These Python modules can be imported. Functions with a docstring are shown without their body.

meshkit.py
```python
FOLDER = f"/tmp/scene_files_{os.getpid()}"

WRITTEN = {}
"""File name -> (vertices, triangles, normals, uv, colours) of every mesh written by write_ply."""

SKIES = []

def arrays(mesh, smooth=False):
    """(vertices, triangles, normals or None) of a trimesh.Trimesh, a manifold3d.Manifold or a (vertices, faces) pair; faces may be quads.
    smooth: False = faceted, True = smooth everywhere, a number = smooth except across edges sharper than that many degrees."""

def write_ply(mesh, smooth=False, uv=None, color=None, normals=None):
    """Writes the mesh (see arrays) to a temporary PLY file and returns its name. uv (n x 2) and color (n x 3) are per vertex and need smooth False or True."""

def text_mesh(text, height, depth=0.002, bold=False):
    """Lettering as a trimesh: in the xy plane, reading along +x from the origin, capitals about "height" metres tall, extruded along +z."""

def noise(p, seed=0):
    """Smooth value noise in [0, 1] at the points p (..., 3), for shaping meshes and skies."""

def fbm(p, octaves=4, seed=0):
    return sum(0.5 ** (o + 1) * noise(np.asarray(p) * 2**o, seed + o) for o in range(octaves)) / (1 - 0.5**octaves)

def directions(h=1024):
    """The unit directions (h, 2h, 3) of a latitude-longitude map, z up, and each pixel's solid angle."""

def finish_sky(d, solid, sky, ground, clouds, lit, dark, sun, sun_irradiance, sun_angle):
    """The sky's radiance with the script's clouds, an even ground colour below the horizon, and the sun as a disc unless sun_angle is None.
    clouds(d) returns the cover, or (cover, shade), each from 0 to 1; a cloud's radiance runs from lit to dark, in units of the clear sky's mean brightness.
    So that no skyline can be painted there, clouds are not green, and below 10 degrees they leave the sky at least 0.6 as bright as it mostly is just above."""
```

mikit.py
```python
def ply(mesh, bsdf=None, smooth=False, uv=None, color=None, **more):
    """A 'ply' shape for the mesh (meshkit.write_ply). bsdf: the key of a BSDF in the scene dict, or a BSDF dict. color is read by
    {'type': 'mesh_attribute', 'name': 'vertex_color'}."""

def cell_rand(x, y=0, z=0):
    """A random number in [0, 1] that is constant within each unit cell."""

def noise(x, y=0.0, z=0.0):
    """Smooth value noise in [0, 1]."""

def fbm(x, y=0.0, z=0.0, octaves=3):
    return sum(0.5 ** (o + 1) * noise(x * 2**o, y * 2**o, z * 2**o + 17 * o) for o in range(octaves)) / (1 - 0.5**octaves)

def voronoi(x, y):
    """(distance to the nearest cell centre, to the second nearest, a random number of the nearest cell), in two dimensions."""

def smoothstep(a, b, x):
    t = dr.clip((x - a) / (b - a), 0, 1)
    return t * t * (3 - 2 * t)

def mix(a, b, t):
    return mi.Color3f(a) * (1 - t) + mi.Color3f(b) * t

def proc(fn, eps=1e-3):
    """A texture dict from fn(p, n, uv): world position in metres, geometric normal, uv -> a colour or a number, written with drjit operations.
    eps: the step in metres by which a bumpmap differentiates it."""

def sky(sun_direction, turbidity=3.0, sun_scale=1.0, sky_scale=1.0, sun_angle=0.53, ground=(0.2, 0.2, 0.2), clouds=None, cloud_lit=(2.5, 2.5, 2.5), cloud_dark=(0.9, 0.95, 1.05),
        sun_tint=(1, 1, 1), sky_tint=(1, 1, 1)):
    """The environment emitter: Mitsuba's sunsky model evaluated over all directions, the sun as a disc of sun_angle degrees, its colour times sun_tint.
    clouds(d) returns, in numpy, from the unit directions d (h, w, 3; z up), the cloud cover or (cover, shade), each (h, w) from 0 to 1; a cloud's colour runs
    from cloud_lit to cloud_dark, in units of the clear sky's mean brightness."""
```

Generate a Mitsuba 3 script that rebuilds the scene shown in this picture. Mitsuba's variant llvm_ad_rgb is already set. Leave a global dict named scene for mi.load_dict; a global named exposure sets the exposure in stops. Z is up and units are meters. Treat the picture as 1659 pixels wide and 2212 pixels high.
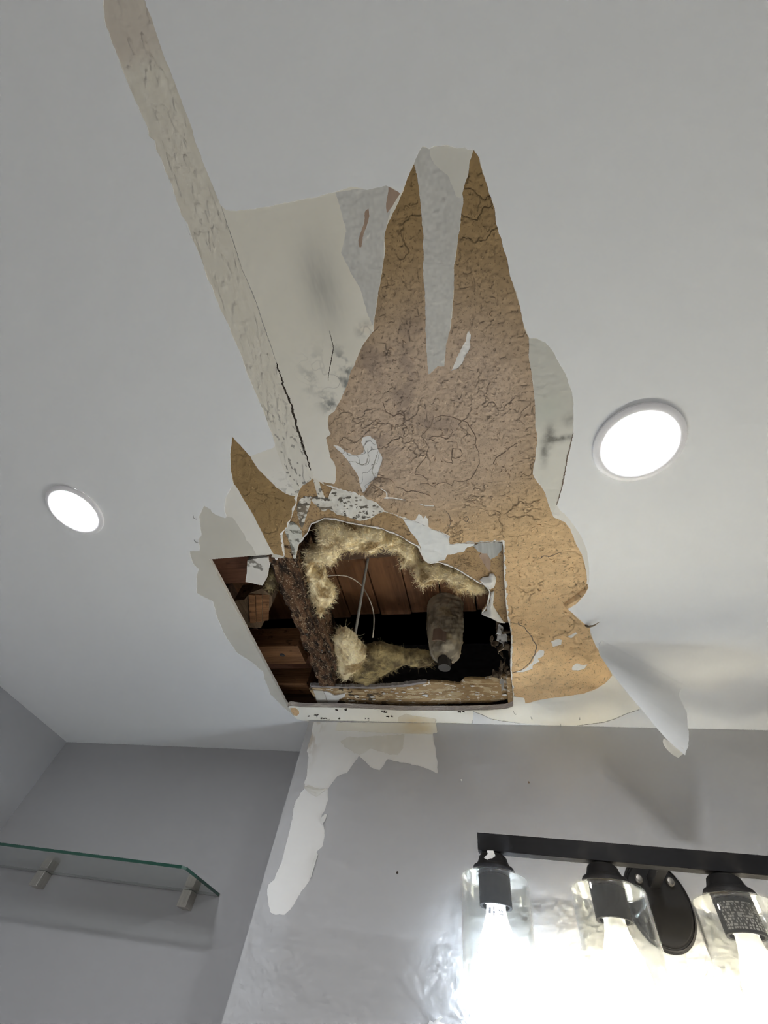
import math, random
import numpy as np, trimesh, mitsuba as mi, drjit as dr
import shapely
from shapely.geometry import Polygon, LineString, Point, MultiPolygon, box as sbox
from shapely.ops import unary_union
import manifold3d, mikit, meshkit
from mikit import proc, fbm, noise, mix, smoothstep, voronoi

# ------------------------------------------------------------------ camera, light, exposure
T = mi.ScalarTransform4f
scene, labels = {}, {}
YAW, PITCH, ROLL, FOCAL = -0.39840278, 0.95097401, 0.2332733, 885.62594 / 1659
H = 2.44                       # ceiling height; the camera is held at 1.60 m
EYE = np.array([0, 0, 1.60])
fw = np.array([math.sin(YAW) * math.cos(PITCH), math.cos(YAW) * math.cos(PITCH), math.sin(PITCH)])
rt = np.array([math.cos(YAW), -math.sin(YAW), 0])
up = -math.sin(ROLL) * rt + math.cos(ROLL) * np.cross(rt, fw)
scene['camera'] = {'type': 'perspective', 'fov_axis': 'x', 'fov': math.degrees(2 * math.atan(0.5 / FOCAL)), 'near_clip': 0.02, 'far_clip': 50.0,
                   'to_world': T().look_at(origin=EYE.tolist(), target=(EYE + fw).tolist(), up=up.tolist())}
exposure = 2.8
BULB_COOL = [17.0, 19.4, 22.4]
BULB_WARM = [14.2, 12.9, 10.1]
DOWNLIGHT = [36.0, 37.0, 38.2]

# ------------------------------------------------------------------ outlines of the damage, in units of 0.1 mm on the ceiling (x, y) or on the wall (x, z)
OUT = {
    'torn': [[-4239,-4246],[-4507,-3947],[-4546,-3695],[-4596,-3610],[-4650,-3490],[-4662,-3252],[-4655,-3048],[-4653,-2862],[-4652,-2684],[-4649,-2605],[-4623,-2373],[-4647,-2227],[-4582,-2156],[-4622,-2052],[-4600,-1903],[-4605,-1741],[-4586,-1539],[-4609,-1357],[-4620,-1149],[-4573,-1024],[-4600,-775],[-4612,-1122],[-4613,-844],[-4581,-705],[-4570,-522],[-4595,-201],[-4570,97],[-4574,400],[-4536,698],[-4531,972],[-4507,1289],[-4525,1641],[-4512,2014],[-4493,2307],[-4489,2648],[-4492,2726],[-4505,3336],[-4565,3409],[-5214,3534],[-5253,3546],[-5366,3261],[-5494,2997],[-5739,3410],[-5918,3839],[-6023,4266],[-6124,4328],[-6415,4601],[-6592,4899],[-6674,5199],[-6720,5215],[-6904,5111],[-7021,4993],[-7010,4891],[-7145,4773],[-7287,4900],[-7462,5090],[-7612,5462],[-7703,5720],[-7867,5839],[-8010,6199],[-8065,6265],[-8370,6236],[-8459,6446],[-8506,6741],[-8426,6925],[-8657,7244],[-9010,7926],[-8630,8322],[-8692,8640],[-8600,8339],[-8790,8952],[-8934,9811],[-8928,10485],[-8899,10933],[-8673,11266],[-8439,11707],[-8311,12088],[-8433,12513],[-8492,13027],[-8572,13483],[-8453,13951],[-8351,14352],[-8174,14843],[-8066,15265],[-7488,15432],[-4967,15434],[-1178,15407],[-976,15240],[-877,14469],[-188,14987],[646,15177],[1380,15280],[2012,15298],[2630,15271],[3475,15021],[3792,14800],[4128,14463],[4481,14216],[5189,13645],[5400,13095],[4886,12432],[4300,11747],[3691,11256],[3266,11073],[3170,11285],[3142,11371],[2947,10931],[2833,10567],[2805,10390],[2735,10110],[2603,9952],[2415,9692],[2231,9463],[2085,9240],[2285,9095],[2414,8948],[2323,9089],[2465,8833],[2579,8499],[2600,8224],[2572,7743],[2489,7229],[2363,6830],[2173,6437],[2028,6195],[1887,6002],[1765,5813],[1763,5799],[1795,5666],[1854,5373],[1918,4934],[1957,4575],[2018,4235],[2053,4015],[2034,3714],[2032,3375],[2001,3169],[1926,2960],[1875,2784],[1736,2526],[1622,2279],[1491,2112],[1339,2019],[1209,1984],[1136,1820],[1152,1864],[1102,1685],[1055,1408],[998,1178],[923,951],[890,757],[839,528],[788,341],[722,87],[705,-115],[664,-237],[602,-455],[548,-620],[514,-777],[445,-902],[360,-921],[308,-962],[181,-991],[57,-1041],[-128,-1068],[-223,-1061],[-324,-1125],[-399,-1042],[-478,-947],[-619,-786],[-730,-620],[-761,-619],[-802,-668],[-909,-748],[-964,-780],[-1068,-774],[-1273,-787],[-1464,-861],[-1628,-881],[-1815,-878],[-2192,-884],[-2572,-907],[-2960,-932],[-3357,-957],[-3613,-1002],[-3783,-1058],[-3846,-1133],[-3853,-1264],[-3875,-1502],[-3895,-1686],[-3896,-2013],[-3886,-2228],[-3901,-2468],[-3904,-2645],[-3917,-2869],[-3933,-2927],[-3933,-3211],[-3930,-3377],[-3934,-3541],[-3938,-3801],[-3917,-4161]],
    'strip': [[-4239,-4246],[-4507,-3947],[-4546,-3695],[-4596,-3610],[-4650,-3490],[-4662,-3252],[-4655,-3048],[-4653,-2862],[-4652,-2684],[-4649,-2605],[-4623,-2373],[-4647,-2227],[-4582,-2156],[-4622,-2052],[-4600,-1903],[-4605,-1741],[-4586,-1539],[-4609,-1357],[-4620,-1149],[-4573,-1024],[-4600,-775],[-4612,-1122],[-4613,-844],[-4581,-705],[-4570,-522],[-4595,-201],[-4570,97],[-4574,400],[-4536,698],[-4531,972],[-4507,1289],[-4525,1641],[-4512,2014],[-4493,2307],[-4489,2648],[-4492,2726],[-4505,3336],[-4527,3481],[-4539,3954],[-4485,4461],[-4456,4820],[-4184,4573],[-3997,4415],[-3853,4326],[-3814,3949],[-3811,3550],[-3799,3138],[-3806,2801],[-3819,2534],[-3801,2582],[-3818,1974],[-3795,1558],[-3803,1243],[-3809,779],[-3797,446],[-3831,22],[-3857,-194],[-3844,-553],[-3849,-855],[-3846,-1133],[-3846,-1133],[-3853,-1264],[-3875,-1502],[-3895,-1686],[-3896,-2013],[-3886,-2228],[-3901,-2468],[-3904,-2645],[-3917,-2869],[-3933,-2927],[-3933,-3211],[-3930,-3377],[-3934,-3541],[-3938,-3801],[-3917,-4161]],
    'brown_main': [[445,-902],[365,-781],[333,-637],[243,-487],[213,-383],[219,-285],[169,-147],[128,64],[52,295],[-17,537],[-52,856],[-134,1286],[-215,1592],[-314,1843],[-371,2111],[-399,2238],[-528,2204],[-665,2302],[-732,2340],[-718,2075],[-707,1841],[-653,1402],[-587,891],[-561,503],[-514,270],[-479,-28],[-460,-282],[-456,-560],[-458,-798],[-478,-947],[-619,-786],[-730,-620],[-888,-440],[-1052,-253],[-1142,-78],[-1168,99],[-1268,362],[-1404,671],[-1540,1020],[-1612,1180],[-1657,1328],[-1766,1421],[-1888,1514],[-2029,1677],[-2187,1893],[-2294,1999],[-2426,2248],[-2622,2496],[-2857,2773],[-3030,2862],[-3077,2973],[-3122,3178],[-3095,3289],[-3238,3361],[-3261,3596],[-3275,3856],[-3221,3997],[-3231,4199],[-3333,4501],[-3395,4582],[-3684,4473],[-3627,4582],[-3538,4635],[-3412,4725],[-3240,4788],[-3073,4873],[-2969,4907],[-2792,5025],[-2624,5109],[-2435,5349],[-2327,5550],[-2210,5573],[-1945,5772],[-1607,5907],[-1446,6023],[-1232,6195],[-1046,6290],[-848,6462],[-832,6741],[-521,6738],[-321,6719],[9,6747],[492,6787],[515,7033],[500,7348],[488,8069],[482,8661],[483,9128],[505,9617],[558,9957],[575,10355],[574,10844],[497,12008],[517,12962],[534,13570],[582,13545],[885,13620],[923,13939],[1121,13871],[1381,13731],[1806,13607],[2304,13484],[2786,13328],[3129,13067],[3343,12778],[3522,12396],[3423,12124],[3142,11371],[2947,10931],[2833,10567],[2769,10388],[2735,10110],[2604,9980],[2418,9747],[2086,9267],[2048,9159],[2283,9042],[2413,8922],[2317,8970],[2460,8746],[2563,8554],[2566,8276],[2505,7842],[2391,7369],[2232,7008],[2093,6567],[1964,6323],[1703,6159],[1650,6019],[1561,5660],[1475,5355],[1343,5134],[1246,4921],[1264,4691],[1303,4544],[1343,3966],[1308,3738],[1299,3206],[1267,2850],[1194,2294],[1209,1984],[1136,1820],[1102,1685],[1055,1408],[998,1178],[923,951],[890,757],[839,528],[788,341],[722,87],[705,-115],[664,-237],[602,-455],[548,-620],[514,-777]],
    'brown_horn': [[-5494,2997],[-5366,3261],[-5253,3546],[-5196,3900],[-5062,4168],[-4906,4482],[-4740,4690],[-4472,4818],[-4249,4565],[-3997,4415],[-4244,5174],[-4799,5762],[-5478,6719],[-5804,6595],[-5833,6315],[-5845,5955],[-5860,5521],[-5875,5104],[-5939,4737],[-5968,4386],[-6007,4230],[-5918,3839],[-5739,3410]],
    'gyp_fork': [[-3129,3567],[-2990,3619],[-2892,3762],[-2750,3863],[-2621,3898],[-2469,3838],[-2436,3762],[-2453,3586],[-2381,3472],[-2218,3465],[-2114,3589],[-2115,3792],[-2061,4025],[-2088,4152],[-2189,4339],[-2293,4530],[-2437,4616],[-2735,4938],[-2755,4754],[-2748,4471],[-2782,4293],[-2867,4079],[-2978,3798]],
    'gyp_slit': [[135,1635],[170,1751],[126,1854],[139,1969],[35,2089],[-51,2238],[-154,2316],[-292,2353],[-163,2171],[-46,1959],[58,1842],[96,1693]],
    'gyp_smear': [[500,12197],[730,12129],[979,11992],[1184,11655],[1246,11325],[1383,11071],[1537,11139],[1500,11396],[1344,11524],[1383,11658],[1183,11858],[1181,12030],[893,12201]],
    'gyp_smear_001': [[1704,10706],[1907,10592],[2020,10657],[1988,10870],[1765,10987]],
    'gyp_smear_002': [[2162,10512],[2372,10313],[2429,10374],[2274,10576]],
    'gyp_smear_003': [[2327,11942],[2472,11744],[2630,11846],[2799,11816],[2698,12048],[2529,12148],[2333,12112]],
    'gyp_crack': [[-2436,4692],[-2346,4776],[-2268,4837],[-2159,4923],[-2132,5010],[-2153,5113],[-2006,5148],[-2012,5177],[-2261,5147],[-2187,5099],[-2179,4973],[-2290,4855]],
    'gyp_crack_001': [[-1423,5376],[-1290,5443],[-1065,5487],[-1069,5517],[-1262,5494],[-1396,5431]],
    'gyp_crack_002': [[-2189,5101],[-1997,5145],[-1724,5238],[-1729,5267],[-2007,5195],[-2199,5146]],
    'gyp_fringe': [[-1607,5907],[-1471,5681],[-1403,5749],[-1381,5860],[-1308,5771],[-1268,5896],[-1280,6115],[-1233,6200],[-1446,6023]],
    'gyp_bottom': [[537,13501],[688,13568],[856,13704],[910,13914],[753,14024],[521,13957]],
    'hole': [[-8163,14388],[-7914,6610],[-5829,6610],[-5906,6704],[-5650,6781],[-5526,6752],[-5478,6621],[-5399,6285],[-5311,5986],[-5195,5848],[-5078,5761],[-4912,5537],[-4736,5274],[-4581,5063],[-4509,4915],[-4388,4710],[-4215,4517],[-4039,4456],[-3877,4342],[-3801,4372],[-3719,4476],[-3627,4582],[-3538,4635],[-3412,4725],[-3240,4788],[-3073,4873],[-2969,4907],[-2792,5025],[-2624,5109],[-2435,5349],[-2327,5550],[-2210,5573],[-1945,5772],[-1607,5907],[-1446,6023],[-1232,6195],[-1046,6290],[-848,6462],[-832,6741],[-521,6738],[-321,6719],[9,6747],[492,6787],[515,7033],[500,7348],[488,8069],[482,8661],[483,9128],[505,9617],[558,9957],[575,10355],[574,10844],[497,12008],[517,12962],[534,13570],[500,14137],[257,14288],[-230,14375],[-1337,14455],[-2482,14486],[-3666,14501],[-4385,14447],[-5819,14374],[-7642,14377],[-7985,14283]],
    'cream_horn': [[-5514,3043],[-4534,3414],[-4527,3481],[-4539,3954],[-4485,4461],[-4456,4820],[-4753,4727],[-5076,4203],[-5266,3578]],
    'cream_petal': [[-6124,4328],[-6415,4601],[-6592,4899],[-6674,5199],[-6501,5240],[-6463,5413],[-6405,5809],[-6422,6030],[-6344,6220],[-6340,6593],[-5804,6595],[-5833,6315],[-5860,5521],[-5939,4737],[-5986,4346]],
    'grey_fork': [[-478,-947],[-399,-1042],[-324,-1125],[-223,-1061],[-128,-1068],[57,-1041],[181,-991],[308,-962],[445,-902],[365,-781],[333,-637],[243,-487],[219,-285],[128,64],[-17,537],[-52,856],[-215,1592],[-371,2111],[-399,2238],[-528,2204],[-732,2340],[-707,1841],[-587,891],[-561,503],[-479,-28],[-456,-560]],
    'pale_fork': [[-221,-1075],[57,-1041],[361,-935],[445,-902],[365,-781],[308,-566],[243,-487],[191,-355],[116,-388],[82,-522],[15,-693],[-90,-777],[-174,-872],[-217,-971]],
    'grey_left': [[-1817,-869],[-1340,-812],[-986,-781],[-764,-649],[-960,-443],[-1117,-156],[-1227,246],[-1499,885],[-1647,1232],[-1712,967],[-1735,600],[-1800,424],[-1892,156],[-1948,-32],[-1808,-259],[-1762,-332],[-1786,-620]],
    'red_sliver': [[-1319,-540],[-1333,-424],[-1412,-300],[-1501,-195],[-1565,-40],[-1604,-37],[-1589,-151],[-1511,-259],[-1435,-366],[-1386,-515]],
    'red_corner': [[-933,-751],[-756,-628],[-868,-539],[-1026,-418],[-1014,-532]],
    'patch_right': [[1136,1820],[1209,1984],[1339,2019],[1491,2112],[1622,2279],[1736,2526],[1875,2784],[1926,2960],[2001,3169],[2032,3375],[2034,3714],[2053,4015],[2018,4235],[1957,4575],[1918,4934],[1854,5373],[1795,5666],[1763,5799],[1681,6106],[1540,5567],[1432,5254],[1275,4943],[1264,4691],[1303,4544],[1343,3966],[1308,3738],[1299,3206],[1267,2850],[1194,2294]],
    'brown_spot': [[-8072,14439],[-7840,14408],[-7763,14638],[-7819,14849],[-7987,15013],[-8098,14964],[-8119,14752]],
    'tape_ceiling': [[-3835,15392],[-3756,14975],[-3401,14696],[-3183,14822],[-2321,15006],[-2366,15332]],
    'board_edge': [[-5285,6939],[-5169,6704],[-5037,6450],[-4860,6285],[-4611,6056],[-4419,5792],[-4259,5749],[-4023,5655],[-3732,5711],[-3461,5837],[-3185,5938],[-2905,6029],[-2535,6152],[-2366,6291],[-2294,6307],[-2090,6459],[-1893,6665],[-1669,6849],[-1641,7071],[-1590,7299],[-1504,7449],[-1376,7460],[-1224,7445],[-983,7565],[-689,7792],[-398,8093],[-201,8288],[-19,8422],[71,8673],[-29,9205],[-208,9525],[25,9741],[418,9983]],
    'board_out': [[948,9998],[1243,6379],[-414,6054],[-1839,4787],[-3253,3897],[-4156,4090],[-5399,5192],[-5610,6883]],
    'mold': [[-4137,4974],[-4007,4945],[-3720,5047],[-3546,4784],[-3290,4838],[-3004,4917],[-2846,4894],[-2662,5154],[-2428,5469],[-2362,5611],[-2594,5699],[-2859,5832],[-3061,5845],[-3235,5743],[-3484,5621],[-3634,5581],[-3687,5482],[-3817,5375],[-3958,5439],[-4045,5325],[-4191,5080]],
    'mold_001': [[-4355,4903],[-4149,4950],[-4251,5140],[-4424,5421],[-4612,5735],[-4747,5917],[-4751,5768],[-4716,5482],[-4679,5251],[-4578,5079]],
    'cloth': [[-5123,5728],[-4924,5652],[-4829,5809],[-4774,5964],[-4816,6187],[-5037,6450],[-5159,6705],[-5285,6939],[-5351,6933],[-5311,6690],[-5254,6245],[-5282,5986]],
    'old_tape': [[-3951,4393],[-3827,4430],[-3809,4687],[-3806,5036],[-3982,4993],[-3974,4774],[-3946,4499]],
    'white_ledge': [[-1926,5913],[-1634,5996],[-1252,6288],[-842,6561],[-815,6852],[-530,6853],[-191,6887],[-217,6963],[-402,6998],[-497,7137],[-771,7193],[-941,7218],[-1034,7377],[-1241,7415],[-1376,7460],[-1502,7434],[-1615,7184],[-1615,6908],[-1660,6662],[-1766,6414]],
    'grey_scrap': [[-217,6963],[-90,6871],[517,6918],[466,7161],[356,7365],[253,7410],[170,7457],[104,7234],[-36,7221],[-133,7158]],
    'red_fiber': [[-123,7294],[-35,7207],[122,7262],[190,7459],[156,7678],[121,7902],[29,7724],[-57,7492]],
    'curl': [[-173,8200],[-80,8089],[89,8073],[117,7959],[220,7968],[283,8147],[238,8381],[189,8498],[79,8551],[-20,8437]],
    'curl_001': [[114,8676],[203,8621],[162,8961],[127,9182],[219,9482],[418,9983],[241,9906],[25,9741],[-232,9540],[-67,9433],[-29,9205],[45,9080]],
    'scrap': [[-6819,6877],[-6428,6800],[-6088,6775],[-6192,7133],[-6373,7381],[-6522,7668],[-6726,7898],[-6829,8031],[-7049,7952],[-7374,7849],[-7171,7525],[-6938,7098]],
    'joist': [[-6162,6993],[-5287,7071],[-5367,7862],[-5548,8760],[-5648,10090],[-5693,11065],[-5742,12118],[-5878,13224],[-6479,13188],[-6399,11903],[-6367,10981],[-6316,10061],[-6290,9147],[-6266,8296],[-6297,7643]],
    'joist_side': [[-5576,8467],[-5580,9210],[-5455,10123],[-5486,11224],[-5500,11879],[-5655,12425],[-5780,12078],[-5788,11216],[-5731,10469],[-5762,9646]],
    'block': [[-8304,7210],[-7111,7211],[-7684,8249],[-8487,8221]],
    'block_001': [[-8719,9245],[-8269,9202],[-7917,8906],[-7405,8735],[-7166,9098],[-7381,9584],[-8221,10687],[-8742,10643]],
    'block_002': [[-8785,11774],[-7300,11798],[-7020,11765],[-7423,12858],[-8854,12811]],
    'block_003': [[-8722,14178],[-7537,14152],[-7491,14506],[-7659,14923],[-8833,14935]],
    'strip_wood': [[-7062,13643],[-6457,13639],[-5706,13706],[-5135,13749],[-4550,13697],[-3514,13530],[-3520,13560],[-2918,13460],[-2258,13245],[-1654,13315],[-1224,13407],[-1002,13084],[-390,13085],[398,12910],[400,14177],[-209,14408],[-1920,14568],[-3744,14739],[-3726,14644],[-5043,14572],[-6092,14567],[-6999,14611],[-7043,14257]],
    'strip_pale': [[-6910,13642],[-6509,13711],[-6562,14501],[-6999,14611]],
    'strip_white': [[-6479,13711],[-6313,13758],[-6143,13998],[-5656,13848],[-5708,14041],[-6001,14241],[-6162,14493],[-6539,14525]],
    'ins': [[-4409,6055],[-4212,5976],[-3907,6034],[-3618,6141],[-3323,6223],[-3029,6305],[-2647,6446],[-2628,6650],[-2619,6806],[-2381,6752],[-2436,7033],[-2635,6987],[-2865,7072],[-3103,7266],[-3212,7174],[-3391,7102],[-3648,7078],[-3856,7031],[-4023,7070],[-4238,7357],[-4459,7567],[-4578,7499],[-4766,7657],[-4808,7566],[-4697,7430],[-4987,7463],[-5152,7536],[-5300,7553],[-5229,7268],[-5052,7085],[-4855,7047],[-4638,7012],[-4485,6807],[-4546,6639],[-4465,6305]],
    'ins_001': [[-5315,7594],[-5086,7472],[-5154,7799],[-4849,7920],[-4854,8314],[-4753,8626],[-4780,8989],[-5014,9243],[-5164,9344],[-5334,9501],[-5460,9777],[-5444,9328],[-5484,8945],[-5479,8681],[-5370,8226],[-5388,7927]],
    'ins_002': [[-5271,10796],[-4901,10687],[-4690,11002],[-4575,11383],[-4511,11642],[-4344,11842],[-4537,12105],[-4591,12513],[-4847,12650],[-5172,12861],[-5405,13224],[-5644,13076],[-5662,12643],[-5557,11951],[-5451,11423]],
    'ins_003': [[-5296,12864],[-4588,11842],[-4270,11784],[-3900,11664],[-3448,11935],[-3023,12141],[-2607,12150],[-2257,12288],[-2061,12357],[-2139,12622],[-2683,12614],[-3095,12541],[-3478,12742],[-3899,13090],[-4292,13451],[-4454,13978],[-4782,13981],[-5282,13525]],
    'ins_004': [[-1943,7868],[-1813,7909],[-1573,7824],[-1338,7741],[-1229,7928],[-932,8043],[-675,8125],[-315,8519],[-46,8758],[-41,9013],[-168,8908],[-349,8927],[-562,8784],[-713,8709],[-849,8924],[-916,8694],[-1026,8465],[-1186,8297],[-1415,8310],[-1537,8521],[-1716,8476],[-1859,8497],[-1939,8269]],
    'ins_005': [[-6948,8207],[-6702,7845],[-6531,7797],[-6635,8262],[-6858,8640],[-7049,8660],[-7087,8491]],
    'ins_006': [[-2516,6764],[-2335,6754],[-2114,6999],[-1919,7160],[-1882,7335],[-1962,7680],[-1938,7953],[-2047,7914],[-2074,7670],[-2219,7838],[-2361,7979],[-2345,7766],[-2211,7538],[-2398,7316],[-2618,7266]],
    'lift': [[-2348,4541],[-2170,4545],[-2076,4607],[-2004,4606],[-1924,4727],[-2001,5121],[-2124,5106],[-2128,4931],[-2267,4831],[-2427,4693]],
    'lift_001': [[-2457,4704],[-2351,4800],[-2179,4973],[-2196,5097],[-2280,5151],[-2332,5220],[-2661,5105],[-2729,5000]],
    'lip': [[2010,9129],[2104,8997],[2310,8793],[2508,8578],[2569,8387],[2607,8529],[2473,8845],[2322,9083],[2087,9298]],
    'line_joint': [[-3867,4114],[-3849,3910],[-3848,3759],[-3847,3545],[-3840,3352],[-3834,3195],[-3837,3024],[-3826,2858],[-3820,2710],[-3820,2563],[-3785,2584],[-3810,2320],[-3818,2020],[-3812,1822],[-3806,1571]],
    'line_seam': [[-3806,1571],[-3803,1243],[-3809,779],[-3797,446],[-3831,22],[-3866,-173]],
    'line_seam_001': [[-3857,-194],[-3844,-553],[-3849,-855],[-3842,-1112]],
    'line_scar': [[579,9810],[757,9870],[950,10006],[1141,10431],[1304,10922],[1234,11313],[1091,11716],[837,12073],[543,12225]],
    'line_crack': [[2053,4015],[2018,4235],[1957,4575],[1918,4934],[1854,5373],[1795,5666],[1763,5799]],
    'line_edge': [[-893,14468],[-578,14687],[-319,14935],[5,15042],[411,15130],[707,15207]],
    'line_edge_001': [[2630,15271],[3475,15021],[3792,14800],[4128,14463],[4481,14216]],
    'line_crack_001': [[-2517,1176],[-2519,1336],[-2521,1499],[-2588,1626],[-2695,1836],[-2823,2110]],
    'line_fork': [[-2870,4028],[-2709,4067],[-2580,4168],[-2464,4134],[-2382,3980],[-2349,3775]],
    'line_fork_001': [[-2114,3856],[-2243,4098],[-2376,4348],[-2361,4487],[-2293,4530]],
    'line_curve': [[-820,5649],[-745,5766],[-700,5993],[-780,6210]],
    'line_ring': [[-392,5938],[-317,5894],[-262,5975],[-315,6057],[-384,6036],[-401,5959]],
    'line_map': [[-1090,3639],[-935,3516],[-838,3423],[-765,3259],[-566,3237],[-378,3291],[-228,3393],[-75,3469],[11,3658],[86,3849],[55,4028],[115,4224],[101,4491],[-26,4713],[-108,4856],[-352,4916],[-504,4846],[-565,4981],[-738,4866],[-885,4889],[-1005,4968],[-1132,4837],[-1296,4837]],
    'line_map_001': [[-1090,3639],[-1009,3781],[-961,3919],[-1068,4174],[-1312,4411],[-1382,4574],[-1207,4618],[-1116,4734],[-1099,4862]],
    'line_map_002': [[-964,3713],[-824,3678],[-660,3710],[-536,3794],[-462,3732],[-385,3635],[-425,3557]],
    'line_map_003': [[-430,4033],[-266,4075],[-246,4211],[-320,4278],[-457,4278],[-476,4140],[-434,4014],[-493,4293],[-470,4394],[-604,4356],[-696,4257]],
    'line_map_004': [[-1774,2756],[-1751,2966],[-1606,3093],[-1462,3046],[-1376,3129],[-1441,3296],[-1354,3381]],
    'line_map_005': [[400,4532],[475,4388],[643,4298],[744,4201],[875,4128],[939,4100]],
    'line_map_006': [[-1895,4846],[-1737,4910],[-1645,5030],[-1528,5001],[-1282,5097],[-1179,5154]],
    'line_map_007': [[1224,7364],[1410,7407],[1484,7336],[1632,7375],[1849,7268],[1922,7300]],
    'seam': [[-5603,9820],[-5692,11746]],
    'seam_001': [[-4392,10470],[-4364,11830]],
    'seam_002': [[-3105,9571],[-3076,11647]],
    'plankend': [[-5428,9536],[-3140,9522]],
    'header': [[-5179,8981],[-3235,9333]],
    'pipe': [[-2367,11437],[-1069,11527],[-2598,14453],[-1350,14649],[-2486,15663],[-1763,15677]],
    'rod': [[-4108,9252],[-5827,13867]],
    'wire': [[-6481,10305],[-5866,10228],[-5257,10308],[-4904,10617],[-4744,10947],[-4642,11543],[-4632,12366],[-4768,13078],[-5023,13976]],
    'peel': [[-7345,24344],[-7274,23906],[-7265,23581],[-7268,23214],[-7114,22991],[-7102,22769],[-6998,22344],[-7035,22111],[-6952,21936],[-7042,21798],[-7166,21531],[-7171,21237],[-7128,21035],[-7093,20644],[-7093,20158],[-7074,19840],[-7149,19593],[-7155,19425],[-7310,19281],[-7292,19121],[-7126,18824],[-6981,18686],[-6814,18657],[-6557,18681],[-6422,18797],[-6311,18989],[-6207,19215],[-6046,19420],[-5996,19555],[-6016,19854],[-5991,20168],[-5832,20359],[-5830,20617],[-5914,20838],[-6017,20948],[-6098,21060],[-6092,21221],[-6015,21307],[-5991,21598],[-6065,21982],[-5940,22211],[-5828,22398],[-5482,22506],[-5154,23116],[-4876,22909],[-4635,22730],[-4311,22642],[-4179,22796],[-4057,23037],[-3636,22959],[-3124,22887],[-2721,22812],[-2473,22733],[-2238,22645],[-2247,22969],[-2325,23438],[-2412,23731],[-2448,24010],[-2293,24040],[-2340,24398]],
    'wall_tape': [[-6293,24333],[-2340,24398],[-2293,24040],[-2447,23985],[-3745,23975],[-6303,24014]],
    'wall_damp': [[-6008,23620],[-5706,23787],[-4276,23881],[-3527,23955],[-3531,23446],[-3713,23194],[-4027,23207],[-4464,23314],[-4747,23404],[-4936,23247],[-5132,23141],[-5486,23277],[-5793,23419]],
    'curl_wall': [[-5991,20168],[-5921,20121],[-5948,19859],[-5978,19572],[-6008,19521],[-6039,19852]],
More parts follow.
